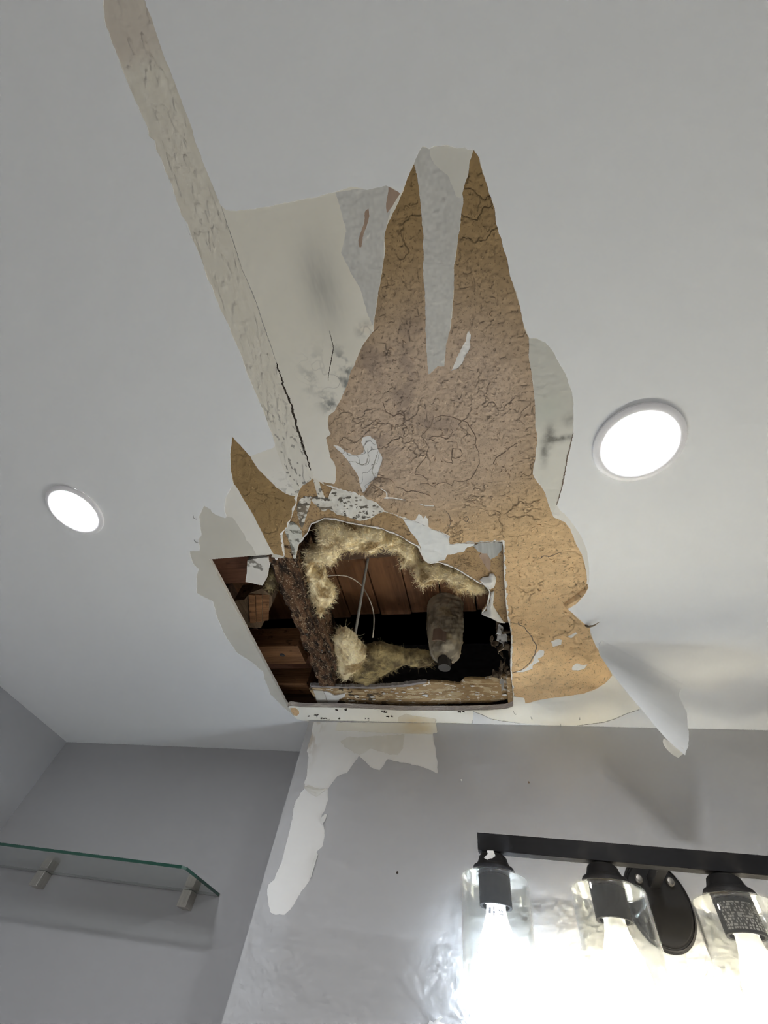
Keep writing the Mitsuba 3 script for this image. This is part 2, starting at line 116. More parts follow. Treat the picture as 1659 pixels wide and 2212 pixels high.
    'curl_wall_001': [[-6098,21060],[-5983,21187],[-5890,21213],[-5917,21032],[-5982,20911]],
    'curl_wall_002': [[-2336,17128],[-2264,17247],[-2175,17223],[-2025,17338],[-1948,17326],[-2056,17251],[-1958,17241],[-1828,17216],[-1924,17150]],
    'fold': [[-6985,21956],[-6854,22053],[-6565,21978],[-6344,21945],[-6065,21982],[-6223,21885],[-6432,21701],[-6722,21793]],
    'flap_left': [[-57,192],[-42,411],[148,800],[516,1289],[838,1614],[1089,1949],[1344,2165],[1609,2271],[1934,2339]],
    'flap_right': [[3210,-151],[3025,197],[3108,506],[3186,683],[3084,1004],[2985,1274],[2786,1534],[2501,1852],[2017,2261]],
    'flap_fold': [[1334,2141],[1452,2220],[1609,2271],[1771,2313],[1926,2352],[2035,2255]],
    'flap_fold_in': [[1339,2133],[1492,2152],[1678,2156],[1877,2143],[2020,2143],[2037,2238]],
}

CHIPS = [(-.707, 1.49), (-.689, 1.512), (-.672, 1.514), (-.611, 1.452), (-.577, 1.45), (-.423, 1.452), (-.414, 1.491), (-.396, 1.488), (-.747, 1.5), (-.618, 1.512), (-.496, 1.507), (-.418, 1.460), (-.126, 1.453), (-.14, 1.451)]
SPECKS = [(-.3353, 1.9889), (.0729, 2.251), (-.1426, 2.2474), (-.3924, 2.3038)]
rng = random.Random(7)
nrng = np.random.default_rng(7)

# ------------------------------------------------------------------ helpers
def tag(key, label=None, cat=None, group=None, kind=None):
    d = labels.setdefault(key, {})
    for k, v in (('label', label), ('category', cat), ('group', group), ('kind', kind)):
        if v: d[k] = v
    return key

def numbered(key):
    if key not in scene and key not in labels and not any(k.startswith(key + '__') for k in scene): return key
    i = 1
    while f'{key}_{i:03d}' in scene or f'{key}_{i:03d}' in labels or any(k.startswith(f'{key}_{i:03d}__') for k in scene): i += 1
    return f'{key}_{i:03d}'

def obj(name, mesh, mat, parent=None, smooth=False, **more):
    key = numbered((parent + '__' if parent else '') + name)
    scene[key] = mikit.ply(mesh, mat, smooth=smooth, **more)
    return key

def thing(name, label, cat, group=None):
    return tag(numbered(name), label, cat, group)

def cat_m(*ms): return trimesh.util.concatenate(list(ms))

def poly(name):
    p = Polygon(np.array(OUT[name]) / 1e4)
    return p if p.is_valid else p.buffer(0)

def polys(g):
    if g.is_empty: return []
    if g.geom_type == 'Polygon': return [g]
    return [x for x in getattr(g, 'geoms', []) if x.geom_type == 'Polygon' and x.area > 2e-7]

def ring_rough(c, amp, step, seed):
    c = np.asarray(c)[:, :2]
    L = LineString(c)
    n = max(8, int(L.length / step))
    q = np.array([L.interpolate(t).coords[0] for t in np.linspace(0, L.length, n, endpoint=False)])
    t = np.roll(q, -1, 0) - np.roll(q, 1, 0)
    nn = np.stack([-t[:, 1], t[:, 0]], 1) / (np.linalg.norm(t, axis=1, keepdims=True) + 1e-9)
    P3 = np.c_[q, np.zeros(len(q))]
    d = (meshkit.noise(P3 * 60, seed) - .5) + .8 * (meshkit.noise(P3 * 170, seed + 1) - .5) + .6 * (meshkit.noise(P3 * 420, seed + 2) - .5)
    return q + nn * (d * amp)[:, None]

def rough(p, amp=0.002, step=0.0022, seed=0):
    """The same outline with a torn, fibrous edge."""
    out = [Polygon(ring_rough(g.exterior.coords, amp, step, seed), [ring_rough(h.coords, amp, step, seed + 5) for h in g.interiors]).buffer(0) for g in polys(p)]
    return unary_union(out)

def slab(p, z0, z1):
    ms = []
    for g in polys(p):
        m = trimesh.creation.extrude_polygon(g, z1 - z0, engine='earcut')
        m.apply_translation([0, 0, z0]); ms.append(m)
    return cat_m(*ms)

WALLM = np.array([[1, 0, 0, 0], [0, 0, -1, 0], [0, 1, 0, 0], [0, 0, 0, 1.0]])   # (x, z, depth) -> world, depth towards the room
def wslab(p, y0, y1):
    """Outline in (x, z) as a slab between the depths y0 < y1."""
    m = slab(p, -y1, -y0); m.apply_transform(WALLM); return m

def bx(x0, x1, y0, y1, z0, z1, bevel=0):
    if bevel:
        s = [manifold3d.Manifold.sphere(bevel, 12).translate([x, y, z]) for x in (x0 + bevel, x1 - bevel) for y in (y0 + bevel, y1 - bevel) for z in (z0 + bevel, z1 - bevel)]
        m = manifold3d.Manifold.batch_hull(s).to_mesh()
        return trimesh.Trimesh(m.vert_properties[:, :3], m.tri_verts, process=False)
    m = trimesh.creation.box([x1 - x0, y1 - y0, z1 - z0]); m.apply_translation([(x0 + x1) / 2, (y0 + y1) / 2, (z0 + z1) / 2]); return m

def lathe(profile, at=(0, 0, 0), n=48):
    m = trimesh.creation.revolve(np.array(profile, float), sections=n); m.apply_translation(at); return m

def tube(pts, r, sides=6, caps=True):
    pts = np.asarray(pts, float); r = np.broadcast_to(r, len(pts))
    t = np.gradient(pts, axis=0); t /= np.linalg.norm(t, axis=1, keepdims=True) + 1e-12
    a = np.cross(t, [0.31, 0.47, 0.83]); a /= np.linalg.norm(a, axis=1, keepdims=True) + 1e-12
    b = np.cross(t, a); ang = np.arange(sides) * 2 * np.pi / sides
    v = (pts[:, None] + r[:, None, None] * (np.cos(ang)[None, :, None] * a[:, None] + np.sin(ang)[None, :, None] * b[:, None])).reshape(-1, 3)
    f = []
    for i in range(len(pts) - 1):
        for k in range(sides):
            p, q = i * sides + k, i * sides + (k + 1) % sides
            f += [[p, q, q + sides], [p, q + sides, p + sides]]
    if caps:
        e = (len(pts) - 1) * sides
        for k in range(1, sides - 1): f += [[0, k + 1, k], [e, e + k, e + k + 1]]
    return trimesh.Trimesh(v, f, process=False)

def spline(pts, n=40):
    from scipy.interpolate import CubicSpline
    pts = np.asarray(pts, float); s = np.r_[0, np.cumsum(np.linalg.norm(np.diff(pts, axis=0), axis=1))]
    return CubicSpline(s, pts)(np.linspace(0, s[-1], n))

def sheet(g, thick):
    """A grid of points (m, n, 3) as a closed thin sheet."""
    m, n = g.shape[:2]
    du, dv = np.gradient(g, axis=0), np.gradient(g, axis=1)
    nn = np.cross(du, dv); nn /= np.linalg.norm(nn, axis=2, keepdims=True) + 1e-12
    v = np.concatenate([(g + nn * thick / 2).reshape(-1, 3), (g - nn * thick / 2).reshape(-1, 3)])
    idx = np.arange(m * n).reshape(m, n); N = m * n; f = []
    a, b, c, d = idx[:-1, :-1].ravel(), idx[1:, :-1].ravel(), idx[1:, 1:].ravel(), idx[:-1, 1:].ravel()
    f += list(np.c_[a, b, c]) + list(np.c_[a, c, d]) + list(np.c_[a + N, c + N, b + N]) + list(np.c_[a + N, d + N, c + N])
    edge = list(idx[:, 0]) + list(idx[-1, 1:]) + list(idx[::-1, -1][1:]) + list(idx[0, ::-1][1:-1])
    for p, q in zip(edge, edge[1:] + edge[:1]): f += [[p, p + N, q + N], [p, q + N, q]]
    return trimesh.Trimesh(v, np.array(f), process=False)

def resample(pts, n):
    L = LineString(pts); return np.array([L.interpolate(t, normalized=True).coords[0] for t in np.linspace(0, 1, n)])

def blanket(p, step, zfun, thick, seed=0):
    """A triangulated outline with its underside displaced: zfun(xy, inside distance) -> z; closed by a flat back 'thick' above."""
    from scipy.spatial import Delaunay
    ms = []
    for g in polys(p):
        x0, y0, x1, y1 = g.bounds
        gx, gy = np.meshgrid(np.arange(x0, x1, step), np.arange(y0, y1, step))
        q = np.c_[gx.ravel(), gy.ravel()] + np.random.default_rng(seed).uniform(-.25, .25, (gx.size, 2)) * step
        q = q[shapely.contains_xy(g.buffer(-step * .45), q[:, 0], q[:, 1])]
        L = g.exterior; e = np.array([L.interpolate(t).coords[0] for t in np.arange(0, L.length, step * .8)])
        v2 = np.vstack([e, q]); tri = Delaunay(v2).simplices; c = v2[tri].mean(1)
        tri = tri[shapely.contains_xy(g, c[:, 0], c[:, 1])]
        a = np.cross(v2[tri[:, 1]] - v2[tri[:, 0]], v2[tri[:, 2]] - v2[tri[:, 0]]); tri[a > 0] = tri[a > 0][:, ::-1]
        d = shapely.distance(shapely.points(v2), L); d[:len(e)] = 0
        zb = zfun(v2, d); N = len(v2)
        v = np.vstack([np.c_[v2, zb], np.c_[v2, (zb[:len(e)].max() if thick is None else np.full(N, zb.max() + thick)) * np.ones(N)]])
        f = list(tri) + list(tri[:, ::-1] + N)
        # rim along the boundary edges of the triangulation
        ed = np.vstack([tri[:, [0, 1]], tri[:, [1, 2]], tri[:, [2, 0]]]); ks = {tuple(x) for x in ed}
        f += [t for i, j in ks if (j, i) not in ks for t in ([j, i, i + N], [j, i + N, j + N])]
        ms.append(trimesh.Trimesh(v, np.array(f), process=False))
    return cat_m(*ms)

# ------------------------------------------------------------------ materials
def mat(name, color, rough_=0.7, spec=0.3, bump=None, scale=1.0, eps=1e-3, **kw):
    base = proc(color) if callable(color) else {'type': 'rgb', 'value': list(color)}
    d = {'type': 'principled', 'base_color': base, 'roughness': rough_, 'specular': spec, **kw}
    if bump is not None: d = {'type': 'bumpmap', 'arbitrary': proc(bump, eps), 'scale': scale, 'bsdf': d}
    scene[name] = {'type': 'twosided', 'bsdf': d}
    return name

def blob(p, x, y, rx, ry=None):
    ry = ry or rx
    return dr.exp(-(dr.square((p.x - x) / rx) + dr.square((p.y - y) / ry)))

orange_peel = lambda p, n, uv: 0.0006 * fbm(p.x * 90, p.y * 90, p.z * 90, 3) + 0.0010 * noise(p.x * 14, p.y * 14, p.z * 14)
CEIL = (0.76, 0.77, 0.775)
mat('ceiling_paint', CEIL, 0.55, 0.35, orange_peel, 1.0)
mat('wall_paint', (0.43, 0.425, 0.43), 0.5, 0.4, lambda p, n, uv: 0.0026 * fbm(p.x * 70, p.y * 70, p.z * 70, 3) + 0.0034 * noise(p.x * 22, p.y * 22, p.z * 30), 1.0)
mat('alcove_paint', (0.42, 0.418, 0.43), 0.6, 0.3, orange_peel, 1.0)

def paper_col(p, n, uv):
    far = smoothstep(0.30, 0.85, p.y + 0.35 * (p.x - 0.0))          # dry tan end
    damp = smoothstep(0.0, 0.75, blob(p, -0.08, 0.36, 0.26, 0.26)) * (1 - 0.6 * far)
    c = mix(mi.Color3f(0.285, 0.19, 0.088), mi.Color3f(0.715, 0.50, 0.28), far)
    c = mix(c, mi.Color3f(0.50, 0.385, 0.29), damp)
    f1 = fbm(p.x * 40, p.y * 40, 3.1, 4)
    c = c * (0.86 + 0.28 * f1)
    sp = fbm(p.x * 420, p.y * 420, 1.7, 2)
    c = c * (1 - 0.35 * smoothstep(0.62, 0.75, sp))
    dots = noise(p.x * 230, p.y * 160, 9.0)
    c = c * (1 - 0.45 * smoothstep(0.86, 0.93, dots) * (0.35 + 0.65 * far))
    w = fbm(8.5 * p.x - 6 * p.y + 1.6 * noise(p.x * 17, p.y * 17, 1.0), 6 * p.x + 8.5 * p.y + 1.6 * noise(p.x * 17, p.y * 17, 4.0), 5.5, 4)
    reg = smoothstep(0.25, 0.6, blob(p, -0.06, 0.40, 0.20, 0.17))
    line = 1 - smoothstep(0.0, 0.009, dr.abs(w - 0.47))
    line2 = (1 - smoothstep(0.0, 0.010, dr.abs(w - 0.56))) * smoothstep(0.45, 0.6, noise(p.x * 30, p.y * 30, 2))
    c = c * (1 - 0.16 * dr.maximum(line, line2) * reg)
    grey = smoothstep(0.5, 0.72, fbm(p.x * 22, p.y * 22, 8.0, 4)) * smoothstep(0.1, 0.6, blob(p, -0.15, 0.26, 0.16, 0.15))
    c = mix(c, c * mi.Color3f(0.62, 0.62, 0.68), 0.7 * grey)
    return c
def paper_bump(p, n, uv):
    crk = 1 - smoothstep(0.0, 0.03, dr.abs(fbm(20 * p.x - 15 * p.y, 15 * p.x + 20 * p.y, 12.0, 4) - 0.5))
    return 0.0034 * fbm(p.x * 130, p.y * 130, 2.0, 3) + 0.0016 * noise(p.x * 24, p.y * 24, 4.0) + 0.0040 * crk * smoothstep(0.45, 0.65, noise(p.x * 17, p.y * 17, 6.0)) \
        - 0.0022 * smoothstep(0.80, 0.9, noise(p.x * 210, p.y * 130, 9.0))
mat('brown_paper', paper_col, 0.85, 0.12, paper_bump, 1.0, 8e-4)

def brown_old(p, n, uv):
    c = mix(mi.Color3f(0.33, 0.22, 0.115), mi.Color3f(0.43, 0.30, 0.17), fbm(p.x * 30, p.y * 30, 1, 4))
    return c * (1 - 0.4 * smoothstep(0.62, 0.75, fbm(p.x * 300, p.y * 300, 4, 2)))
mat('old_paper', brown_old, 0.85, 0.12, paper_bump, 1.0, 8e-4)

def strip_col(p, n, uv):
    s = fbm(p.x * 150 , p.y * 45, 3.0, 3)
    c = mix(mi.Color3f(0.64, 0.60, 0.51), mi.Color3f(0.71, 0.675, 0.59), s)
    far = smoothstep(0.15, 0.5, p.y)
    c = mix(c, mi.Color3f(0.70, 0.685, 0.64), 0.6 * far)
    red = smoothstep(0.55, 0.8, noise(p.x * 9, p.y * 9, 2)) * smoothstep(0.0, -0.3, p.y)
    c = mix(c, mi.Color3f(0.50, 0.42, 0.36), 0.5 * red)
    m = smoothstep(0.66, 0.74, fbm(p.x * 160, p.y * 90, 7, 3)) * smoothstep(0.10, 0.45, p.y)
    return mix(c, mi.Color3f(0.10, 0.095, 0.085), 0.75 * m)
mat('strip_compound', strip_col, 0.8, 0.2, lambda p, n, uv: 0.0016 * smoothstep(0.55, 0.75, fbm(p.x * 130, p.y * 50, 5.0, 3)) + 0.001 * fbm(p.x * 200, p.y * 200, 1, 2), 1.0, 8e-4)

def cream_col(p, n, uv):
    c = mix(mi.Color3f(0.68, 0.65, 0.56), mi.Color3f(0.73, 0.70, 0.62), fbm(p.x * 12, p.y * 12, 3.0, 3))
    far = smoothstep(0.10, 0.45, p.y)
    c = mix(c, mi.Color3f(0.74, 0.72, 0.68), 0.7 * far)
    c = mix(c, mi.Color3f(0.90, 0.88, 0.80), smoothstep(1.2, 1.4, p.y))  # paler towards the wall: lamp brightness put into the compound colour
    g = blob(p, -0.245, 0.045, 0.035, 0.075) * (0.55 + 0.45 * fbm(p.x * 120, p.y * 25, 4, 3))
    c = mix(c, mi.Color3f(0.37, 0.36, 0.33), 0.75 * dr.minimum(g * 1.2, 1))
    near = blob(p, -0.246, 0.193, 0.020, 0.034) + 0.9 * blob(p, -0.293, 0.262, 0.016, 0.020) + 0.8 * blob(p, -0.18, 0.128, 0.016, 0.012) + 0.45 * blob(p, -0.30, 0.20, 0.035, 0.05) + 0.5 * blob(p, -0.255, 0.235, 0.02, 0.03)
    m = smoothstep(0.45, 0.66, fbm(p.x * 45, p.y * 45, 1.3, 4)) * dr.minimum(near * 1.3, 1)
    c = mix(c, mi.Color3f(0.16, 0.17, 0.165), 0.85 * m)
    b = (1 - smoothstep(0.0, 0.025, dr.abs(fbm(p.x * 28, p.y * 28, 6.6, 3) - 0.5))) * dr.minimum(near, 1)
    c = mix(c, mi.Color3f(0.24, 0.23, 0.21), 0.6 * b)
    c = mix(c, mi.Color3f(0.72, 0.62, 0.50), 0.4 * smoothstep(0.5, 0.7, noise(p.x * 25, p.y * 25, 9)) * dr.minimum(near, 1))
    mo = smoothstep(0.56, 0.66, fbm(p.x * 110, p.y * 110, 2.2, 3)) * dr.minimum(1, 1.2 * blob(p, -0.45, 0.50, 0.05, 0.06))
    return mix(c, mi.Color3f(0.17, 0.16, 0.14), 0.6 * mo)
mat('bare_plaster', cream_col, 0.75, 0.25, lambda p, n, uv: 0.0010 * fbm(p.x * 60, p.y * 60, 3.0, 3), 1.0)
mat('petal_paint', lambda p, n, uv: mix(mi.Color3f(0.55, 0.53, 0.47), mi.Color3f(0.60, 0.58, 0.53), fbm(p.x * 10, p.y * 10, 3.0, 3)), 0.7, 0.3, orange_peel, 1.0)
mat('grey_skim', lambda p, n, uv: mix(mi.Color3f(0.50, 0.49, 0.46), mi.Color3f(0.585, 0.575, 0.545), fbm(p.x * 30, p.y * 18, 3.0, 4)) * (0.93 + 0.14 * noise(p.x * 220, p.y * 220)), 0.85, 0.15,
    lambda p, n, uv: 0.0018 * fbm(p.x * 160, p.y * 160, 3.0, 3), 1.0, 8e-4)
mat('pale_skim', lambda p, n, uv: mix(mi.Color3f(0.60, 0.58, 0.52), mi.Color3f(0.66, 0.645, 0.59), fbm(p.x * 40, p.y * 12, 3.0, 3)), 0.75, 0.25)
def patch_col(p, n, uv):
    c = mix(mi.Color3f(0.55, 0.54, 0.49), mi.Color3f(0.68, 0.665, 0.60), smoothstep(0.33, 0.44, p.y + 0.05 * fbm(p.x * 40, p.y * 40, 1, 3)))
    c = mix(c, mi.Color3f(0.52, 0.535, 0.47), 0.7 * blob(p, 0.155, 0.345, 0.03, 0.03))
    dark = blob(p, 0.160, 0.402, 0.010, 0.025) + blob(p, 0.185, 0.412, 0.030, 0.007) + 0.8 * blob(p, 0.148, 0.44, 0.008, 0.03) + 0.6 * blob(p, 0.198, 0.372, 0.014, 0.016)
    return mix(c, mi.Color3f(0.20, 0.195, 0.175), dr.minimum(1, dark * (0.4 + 0.9 * fbm(p.x * 130, p.y * 130, 5, 3))))
mat('stained_skim', patch_col, 0.8, 0.2, lambda p, n, uv: 0.0018 * fbm(p.x * 110, p.y * 110, 3.0, 3), 1.0, 8e-4)
mat('red_fibre', lambda p, n, uv: mix(mi.Color3f(0.30, 0.215, 0.165), mi.Color3f(0.40, 0.295, 0.225), fbm(p.x * 150, p.y * 40, 3.0, 3)), 0.9, 0.1)
mat('gypsum', lambda p, n, uv: mix(mi.Color3f(0.72, 0.71, 0.68), mi.Color3f(0.84, 0.83, 0.80), fbm(p.x * 120, p.y * 120, p.z * 120, 3)), 0.9, 0.1, lambda p, n, uv: 0.003 * fbm(p.x * 140, p.y * 140, p.z * 140, 3), 1.0, 8e-4)
def core_col(p, n, uv):
    c = mix(mi.Color3f(0.50, 0.45, 0.39), mi.Color3f(0.70, 0.66, 0.60), fbm(p.x * 90, p.y * 90, p.z * 200, 3))
    dirty = smoothstep(1.38, 1.42, p.y) * smoothstep(-0.80, -0.76, p.x) * smoothstep(0.35, 0.55, fbm(p.x * 16, 1.0, p.z * 90, 3) + 0.16)
    return mix(c, mi.Color3f(0.36, 0.32, 0.30), 0.85 * dirty)
mat('board_core', core_col, 0.9, 0.1, lambda p, n, uv: 0.003 * fbm(p.x * 160, p.y * 160, p.z * 160, 3), 1.0, 8e-4)
def fork_col(p, n, uv):
    sh = blob(p, -0.228, 0.475, 0.040, 0.030)  # grey shading of the lower part painted into the gypsum colour
    c = mix(mi.Color3f(0.76, 0.755, 0.74), mi.Color3f(0.50, 0.50, 0.50), dr.minimum(1, 0.9 * sh + 0.25 * fbm(p.x * 60, p.y * 60, 1, 3)))
    w = fbm(p.x * 40, p.y * 40, 7.1, 2)
    return c * (1 - 0.7 * (1 - smoothstep(0.0, 0.02, dr.abs(w - 0.52))))
mat('shaded_gypsum', fork_col, 0.9, 0.1)
def mould_col(p, n, uv):
    c = mix(mi.Color3f(0.62, 0.60, 0.54), mi.Color3f(0.80, 0.79, 0.74), fbm(p.x * 90, p.y * 90, 1, 4))
    left = smoothstep(-0.31, -0.44, p.x)
    a = fbm(p.x * 85, p.y * 120, 3.3, 4)
    c = mix(c, mi.Color3f(0.075, 0.065, 0.05), 0.92 * smoothstep(0.60 - 0.14 * left, 0.66 - 0.10 * left, a))
    d1, d2, r = voronoi(p.x * 60, p.y * 85)
    spot = (1 - smoothstep(0.12, 0.32, d1)) * smoothstep(0.55, 0.6, r)
    c = mix(c, mi.Color3f(0.13, 0.11, 0.085), 0.85 * spot)
    return mix(c, mi.Color3f(0.30, 0.25, 0.19), 0.5 * smoothstep(0.5, 0.65, fbm(p.x * 30, p.y * 30, 8, 3)) * left)
mat('mouldy_gypsum', mould_col, 0.95, 0.05, lambda p, n, uv: 0.004 * fbm(p.x * 130, p.y * 130, 3.0, 3), 1.0, 8e-4)
def cloth_col(p, n, uv):
    c = mix(mi.Color3f(0.52, 0.52, 0.47), mi.Color3f(0.66, 0.66, 0.62), fbm(p.x * 120, p.y * 120, 1, 3))
    return mix(c, mi.Color3f(0.12, 0.12, 0.10), 0.85 * smoothstep(0.52, 0.68, fbm(p.x * 70, p.y * 70, 5, 4)))
mat('mouldy_paper', cloth_col, 0.9, 0.1)
def ledge_col(p, n, uv):
    c = mix(mi.Color3f(0.70, 0.72, 0.72), mi.Color3f(0.80, 0.81, 0.80), fbm(p.x * 60, p.y * 60, 1, 3))
    m = dr.minimum(1, blob(p, -0.165, 0.545, 0.05, 0.025) * 1.4 + 0.7 * blob(p, -0.135, 0.575, 0.035, 0.02))
    return mix(c, mi.Color3f(0.10, 0.10, 0.10), 0.9 * smoothstep(0.50, 0.60, fbm(p.x * 100, p.y * 100, 2, 4) + 0.18 * (m - 0.5)) * m)
mat('white_ledge', ledge_col, 0.85, 0.15, lambda p, n, uv: 0.003 * fbm(p.x * 120, p.y * 120, 3.0, 3), 1.0, 8e-4)
mat('grey_foil', lambda p, n, uv: mix(mi.Color3f(0.22, 0.22, 0.21), mi.Color3f(0.42, 0.43, 0.42), fbm(p.x * 140, p.y * 20, 1, 3)), 0.6, 0.4)
mat('tape_paper', lambda p, n, uv: mix(mi.Color3f(0.78, 0.75, 0.67), mi.Color3f(0.66, 0.53, 0.31), 0.75 * dr.minimum(1, blob(p, -0.30, 1.53, 0.06, 0.06) * smoothstep(2.30, 2.42, p.z) * (0.3 + fbm(p.x * 30, p.y * 30, p.z * 60, 3)))), 0.8, 0.2)
mat('white_paper', lambda p, n, uv: mix(mi.Color3f(0.70, 0.69, 0.65), mi.Color3f(0.78, 0.775, 0.75), noise(p.x * 60, p.y * 60, p.z * 60)), 0.75, 0.2)
def scrap_col(p, n, uv):
    m = smoothstep(0.40, 0.52, 0.6 * fbm(p.x * 75, p.y * 75, 5, 4) + 0.42 * (dr.exp(-dr.square((p.x + 0.668) / 0.036) - dr.square((p.y - 0.708) / 0.036)) - 0.5))
    return mix(mi.Color3f(0.66, 0.64, 0.60), mi.Color3f(0.14, 0.13, 0.11), 0.85 * m)
mat('scrap_paper', scrap_col, 0.8, 0.2)

def wall_plaster_col(p, n, uv):
    c = mix(mi.Color3f(0.76, 0.745, 0.715), mi.Color3f(0.81, 0.795, 0.77), fbm(p.x * 9, p.z * 9, 3.0, 3))
    e = smoothstep(-0.66, -0.735, p.x) * smoothstep(2.20, 2.40, p.z) * smoothstep(0.40, 0.65, fbm(p.x * 45, p.z * 22, 6, 4))
    return mix(c, mi.Color3f(0.40, 0.31, 0.21), 0.7 * e)
mat('wall_plaster', wall_plaster_col, 0.75, 0.25, lambda p, n, uv: 0.0010 * fbm(p.x * 70, p.y * 70, p.z * 70, 3), 1.0)
mat('damp_plaster', lambda p, n, uv: mix(mi.Color3f(0.665, 0.64, 0.58), mi.Color3f(0.735, 0.715, 0.66), fbm(p.x * 40, p.z * 30, 3.0, 3)), 0.8, 0.2)

def wood(name, dark, light, sx, sy, sz, rough_=0.65, knots=True):
    def col(p, n, uv):
        g = fbm(p.x * sx, p.y * sy, p.z * sz, 4)
        s = fbm(p.x * sx * 4, p.y * sy * 4, p.z * sz * 4, 3)
        c = mix(mi.Color3f(*dark), mi.Color3f(*light), smoothstep(0.25, 0.75, 0.65 * g + 0.35 * s))
        return c * (1 - 0.5 * smoothstep(0.66, 0.8, fbm(p.x * 40, p.y * 40, p.z * 40, 3)))
    return mat(name, col, rough_, 0.25, lambda p, n, uv: 0.0012 * fbm(p.x * sx * 3, p.y * sy * 3, p.z * sz * 3, 3), 1.0)
wood('plank_wood', (0.10, 0.045, 0.022), (0.21, 0.098, 0.045), 40, 3, 40)
wood('dark_wood', (0.06, 0.035, 0.022), (0.14, 0.075, 0.045), 4, 40, 60)
wood('red_wood', (0.075, 0.032, 0.018), (0.16, 0.072, 0.042), 4, 60, 60)
wood('orange_wood', (0.13, 0.060, 0.027), (0.28, 0.140, 0.064), 5, 70, 70)
wood('grey_wood', (0.09, 0.058, 0.034), (0.19, 0.125, 0.074), 60, 8, 60)
def rot_col(p, n, uv):
    a = fbm(p.x * 70, p.y * 26, p.z * 70, 4)
    c = mix(mi.Color3f(0.024, 0.014, 0.009), mi.Color3f(0.115, 0.058, 0.030), smoothstep(0.30, 0.72, a))
    c = mix(c, mi.Color3f(0.17, 0.105, 0.060), smoothstep(0.60, 0.72, fbm(p.x * 120, p.y * 40, p.z * 100 + 4, 3)))
    c = c * (1 - 0.75 * smoothstep(0.58, 0.66, fbm(p.x * 55, p.y * 40, p.z * 40 + 9, 4)))
    lo = smoothstep(0.72, 0.78, noise(p.x * 330, p.y * 330, p.z * 330))
    return mix(c, mi.Color3f(0.40, 0.33, 0.24), 0.55 * lo)
mat('rotten_wood', rot_col, 0.8, 0.2, lambda p, n, uv: 0.006 * fbm(p.x * 90, p.y * 60, p.z * 90, 4), 1.0, 8e-4)
def stripwood_col(p, n, uv):
    c = mix(mi.Color3f(0.27, 0.175, 0.085), mi.Color3f(0.43, 0.30, 0.16), fbm(p.x * 22, p.y * 70, 1, 4))
    pale = smoothstep(0.56, 0.64, fbm(p.x * 30, p.y * 110, 4, 4))
    c = mix(c, mi.Color3f(0.55, 0.45, 0.29), 0.75 * pale)
    wh = smoothstep(0.68, 0.74, fbm(p.x * 60, p.y * 150, 7, 3))
    c = mix(c, mi.Color3f(0.74, 0.68, 0.58), wh)
    c = mix(c, mi.Color3f(0.055, 0.045, 0.035), 0.9 * smoothstep(0.60, 0.66, fbm(p.x * 40, p.y * 60, 11, 3)) * smoothstep(-0.30, -0.50, p.x))
    return c
mat('peeling_strip', stripwood_col, 0.8, 0.2, lambda p, n, uv: 0.006 * fbm(p.x * 60, p.y * 110, 1.0, 4), 1.0, 8e-4)
mat('grey_dust', lambda p, n, uv: mix(mi.Color3f(0.22, 0.20, 0.195), mi.Color3f(0.36, 0.335, 0.32), fbm(p.x * 70, p.y * 70, p.z * 70, 3)), 0.9, 0.1)
def wool_col(p, n, uv):
    a = fbm(p.x * 34, p.y * 34, p.z * 34, 4)
    c = mix(mi.Color3f(0.42, 0.30, 0.15), mi.Color3f(0.96, 0.85, 0.58), smoothstep(0.30, 0.60, a))
    return c * (0.82 + 0.36 * noise(p.x * 300, p.y * 300, p.z * 300))
mat('glass_wool', wool_col, 0.95, 0.05, lambda p, n, uv: 0.006 * fbm(p.x * 150, p.y * 150, p.z * 150, 3), 1.0, 8e-4)
def dirty_wool_col(p, n, uv):
    a = fbm(p.x * 30, p.y * 30, p.z * 30, 4)
    return mix(mi.Color3f(0.14, 0.105, 0.06), mi.Color3f(0.46, 0.37, 0.19), smoothstep(0.35, 0.65, a))
mat('dirty_wool', dirty_wool_col, 0.95, 0.05, lambda p, n, uv: 0.006 * fbm(p.x * 150, p.y * 150, p.z * 150, 3), 1.0, 8e-4)
def lag_col(p, n, uv):
    a = fbm(p.x * 40, p.y * 40, p.z * 14, 4)
    c = mix(mi.Color3f(0.20, 0.17, 0.125), mi.Color3f(0.46, 0.40, 0.30), smoothstep(0.3, 0.7, a))
    return mix(c, mi.Color3f(0.50, 0.40, 0.22), 0.5 * smoothstep(0.55, 0.7, fbm(p.x * 20, p.y * 20, p.z * 20 + 5, 3)))
mat('lagging', lag_col, 0.9, 0.1, lambda p, n, uv: 0.005 * fbm(p.x * 130, p.y * 130, p.z * 60, 3), 1.0, 8e-4)
mat('dark_pipe', (0.05, 0.045, 0.04), 0.6, 0.3)
mat('near_black', lambda p, n, uv: mix(mi.Color3f(0.015, 0.016, 0.02), mi.Color3f(0.06, 0.06, 0.065), fbm(p.x * 60, p.y * 60, p.z * 60, 3)), 0.9, 0.1)  # near-black tone for the added board, also the nail hole
mat('cable_grey', (0.27, 0.26, 0.24), 0.5, 0.4)
mat('wire_white', (0.52, 0.47, 0.40), 0.5, 0.4)
mat('steel_wire', (0.10, 0.095, 0.09), 0.45, 0.5, metallic=0.3)
mat('torn_shred', lambda p, n, uv: mix(mi.Color3f(0.07, 0.05, 0.035), mi.Color3f(0.30, 0.24, 0.17), smoothstep(0.35, 0.7, fbm(p.x * 70, p.y * 70, p.z * 70, 4))), 0.9, 0.1)
mat('trim_white', (0.80, 0.79, 0.81), 0.4, 0.4)
mat('black_metal', (0.010, 0.0095, 0.010), 0.55, 0.12)
mat('black_plastic', (0.005, 0.005, 0.0052), 0.8, 0.04)
mat('dark_nickel', (0.15, 0.14, 0.125), 0.35, 0.4, metallic=0.8)
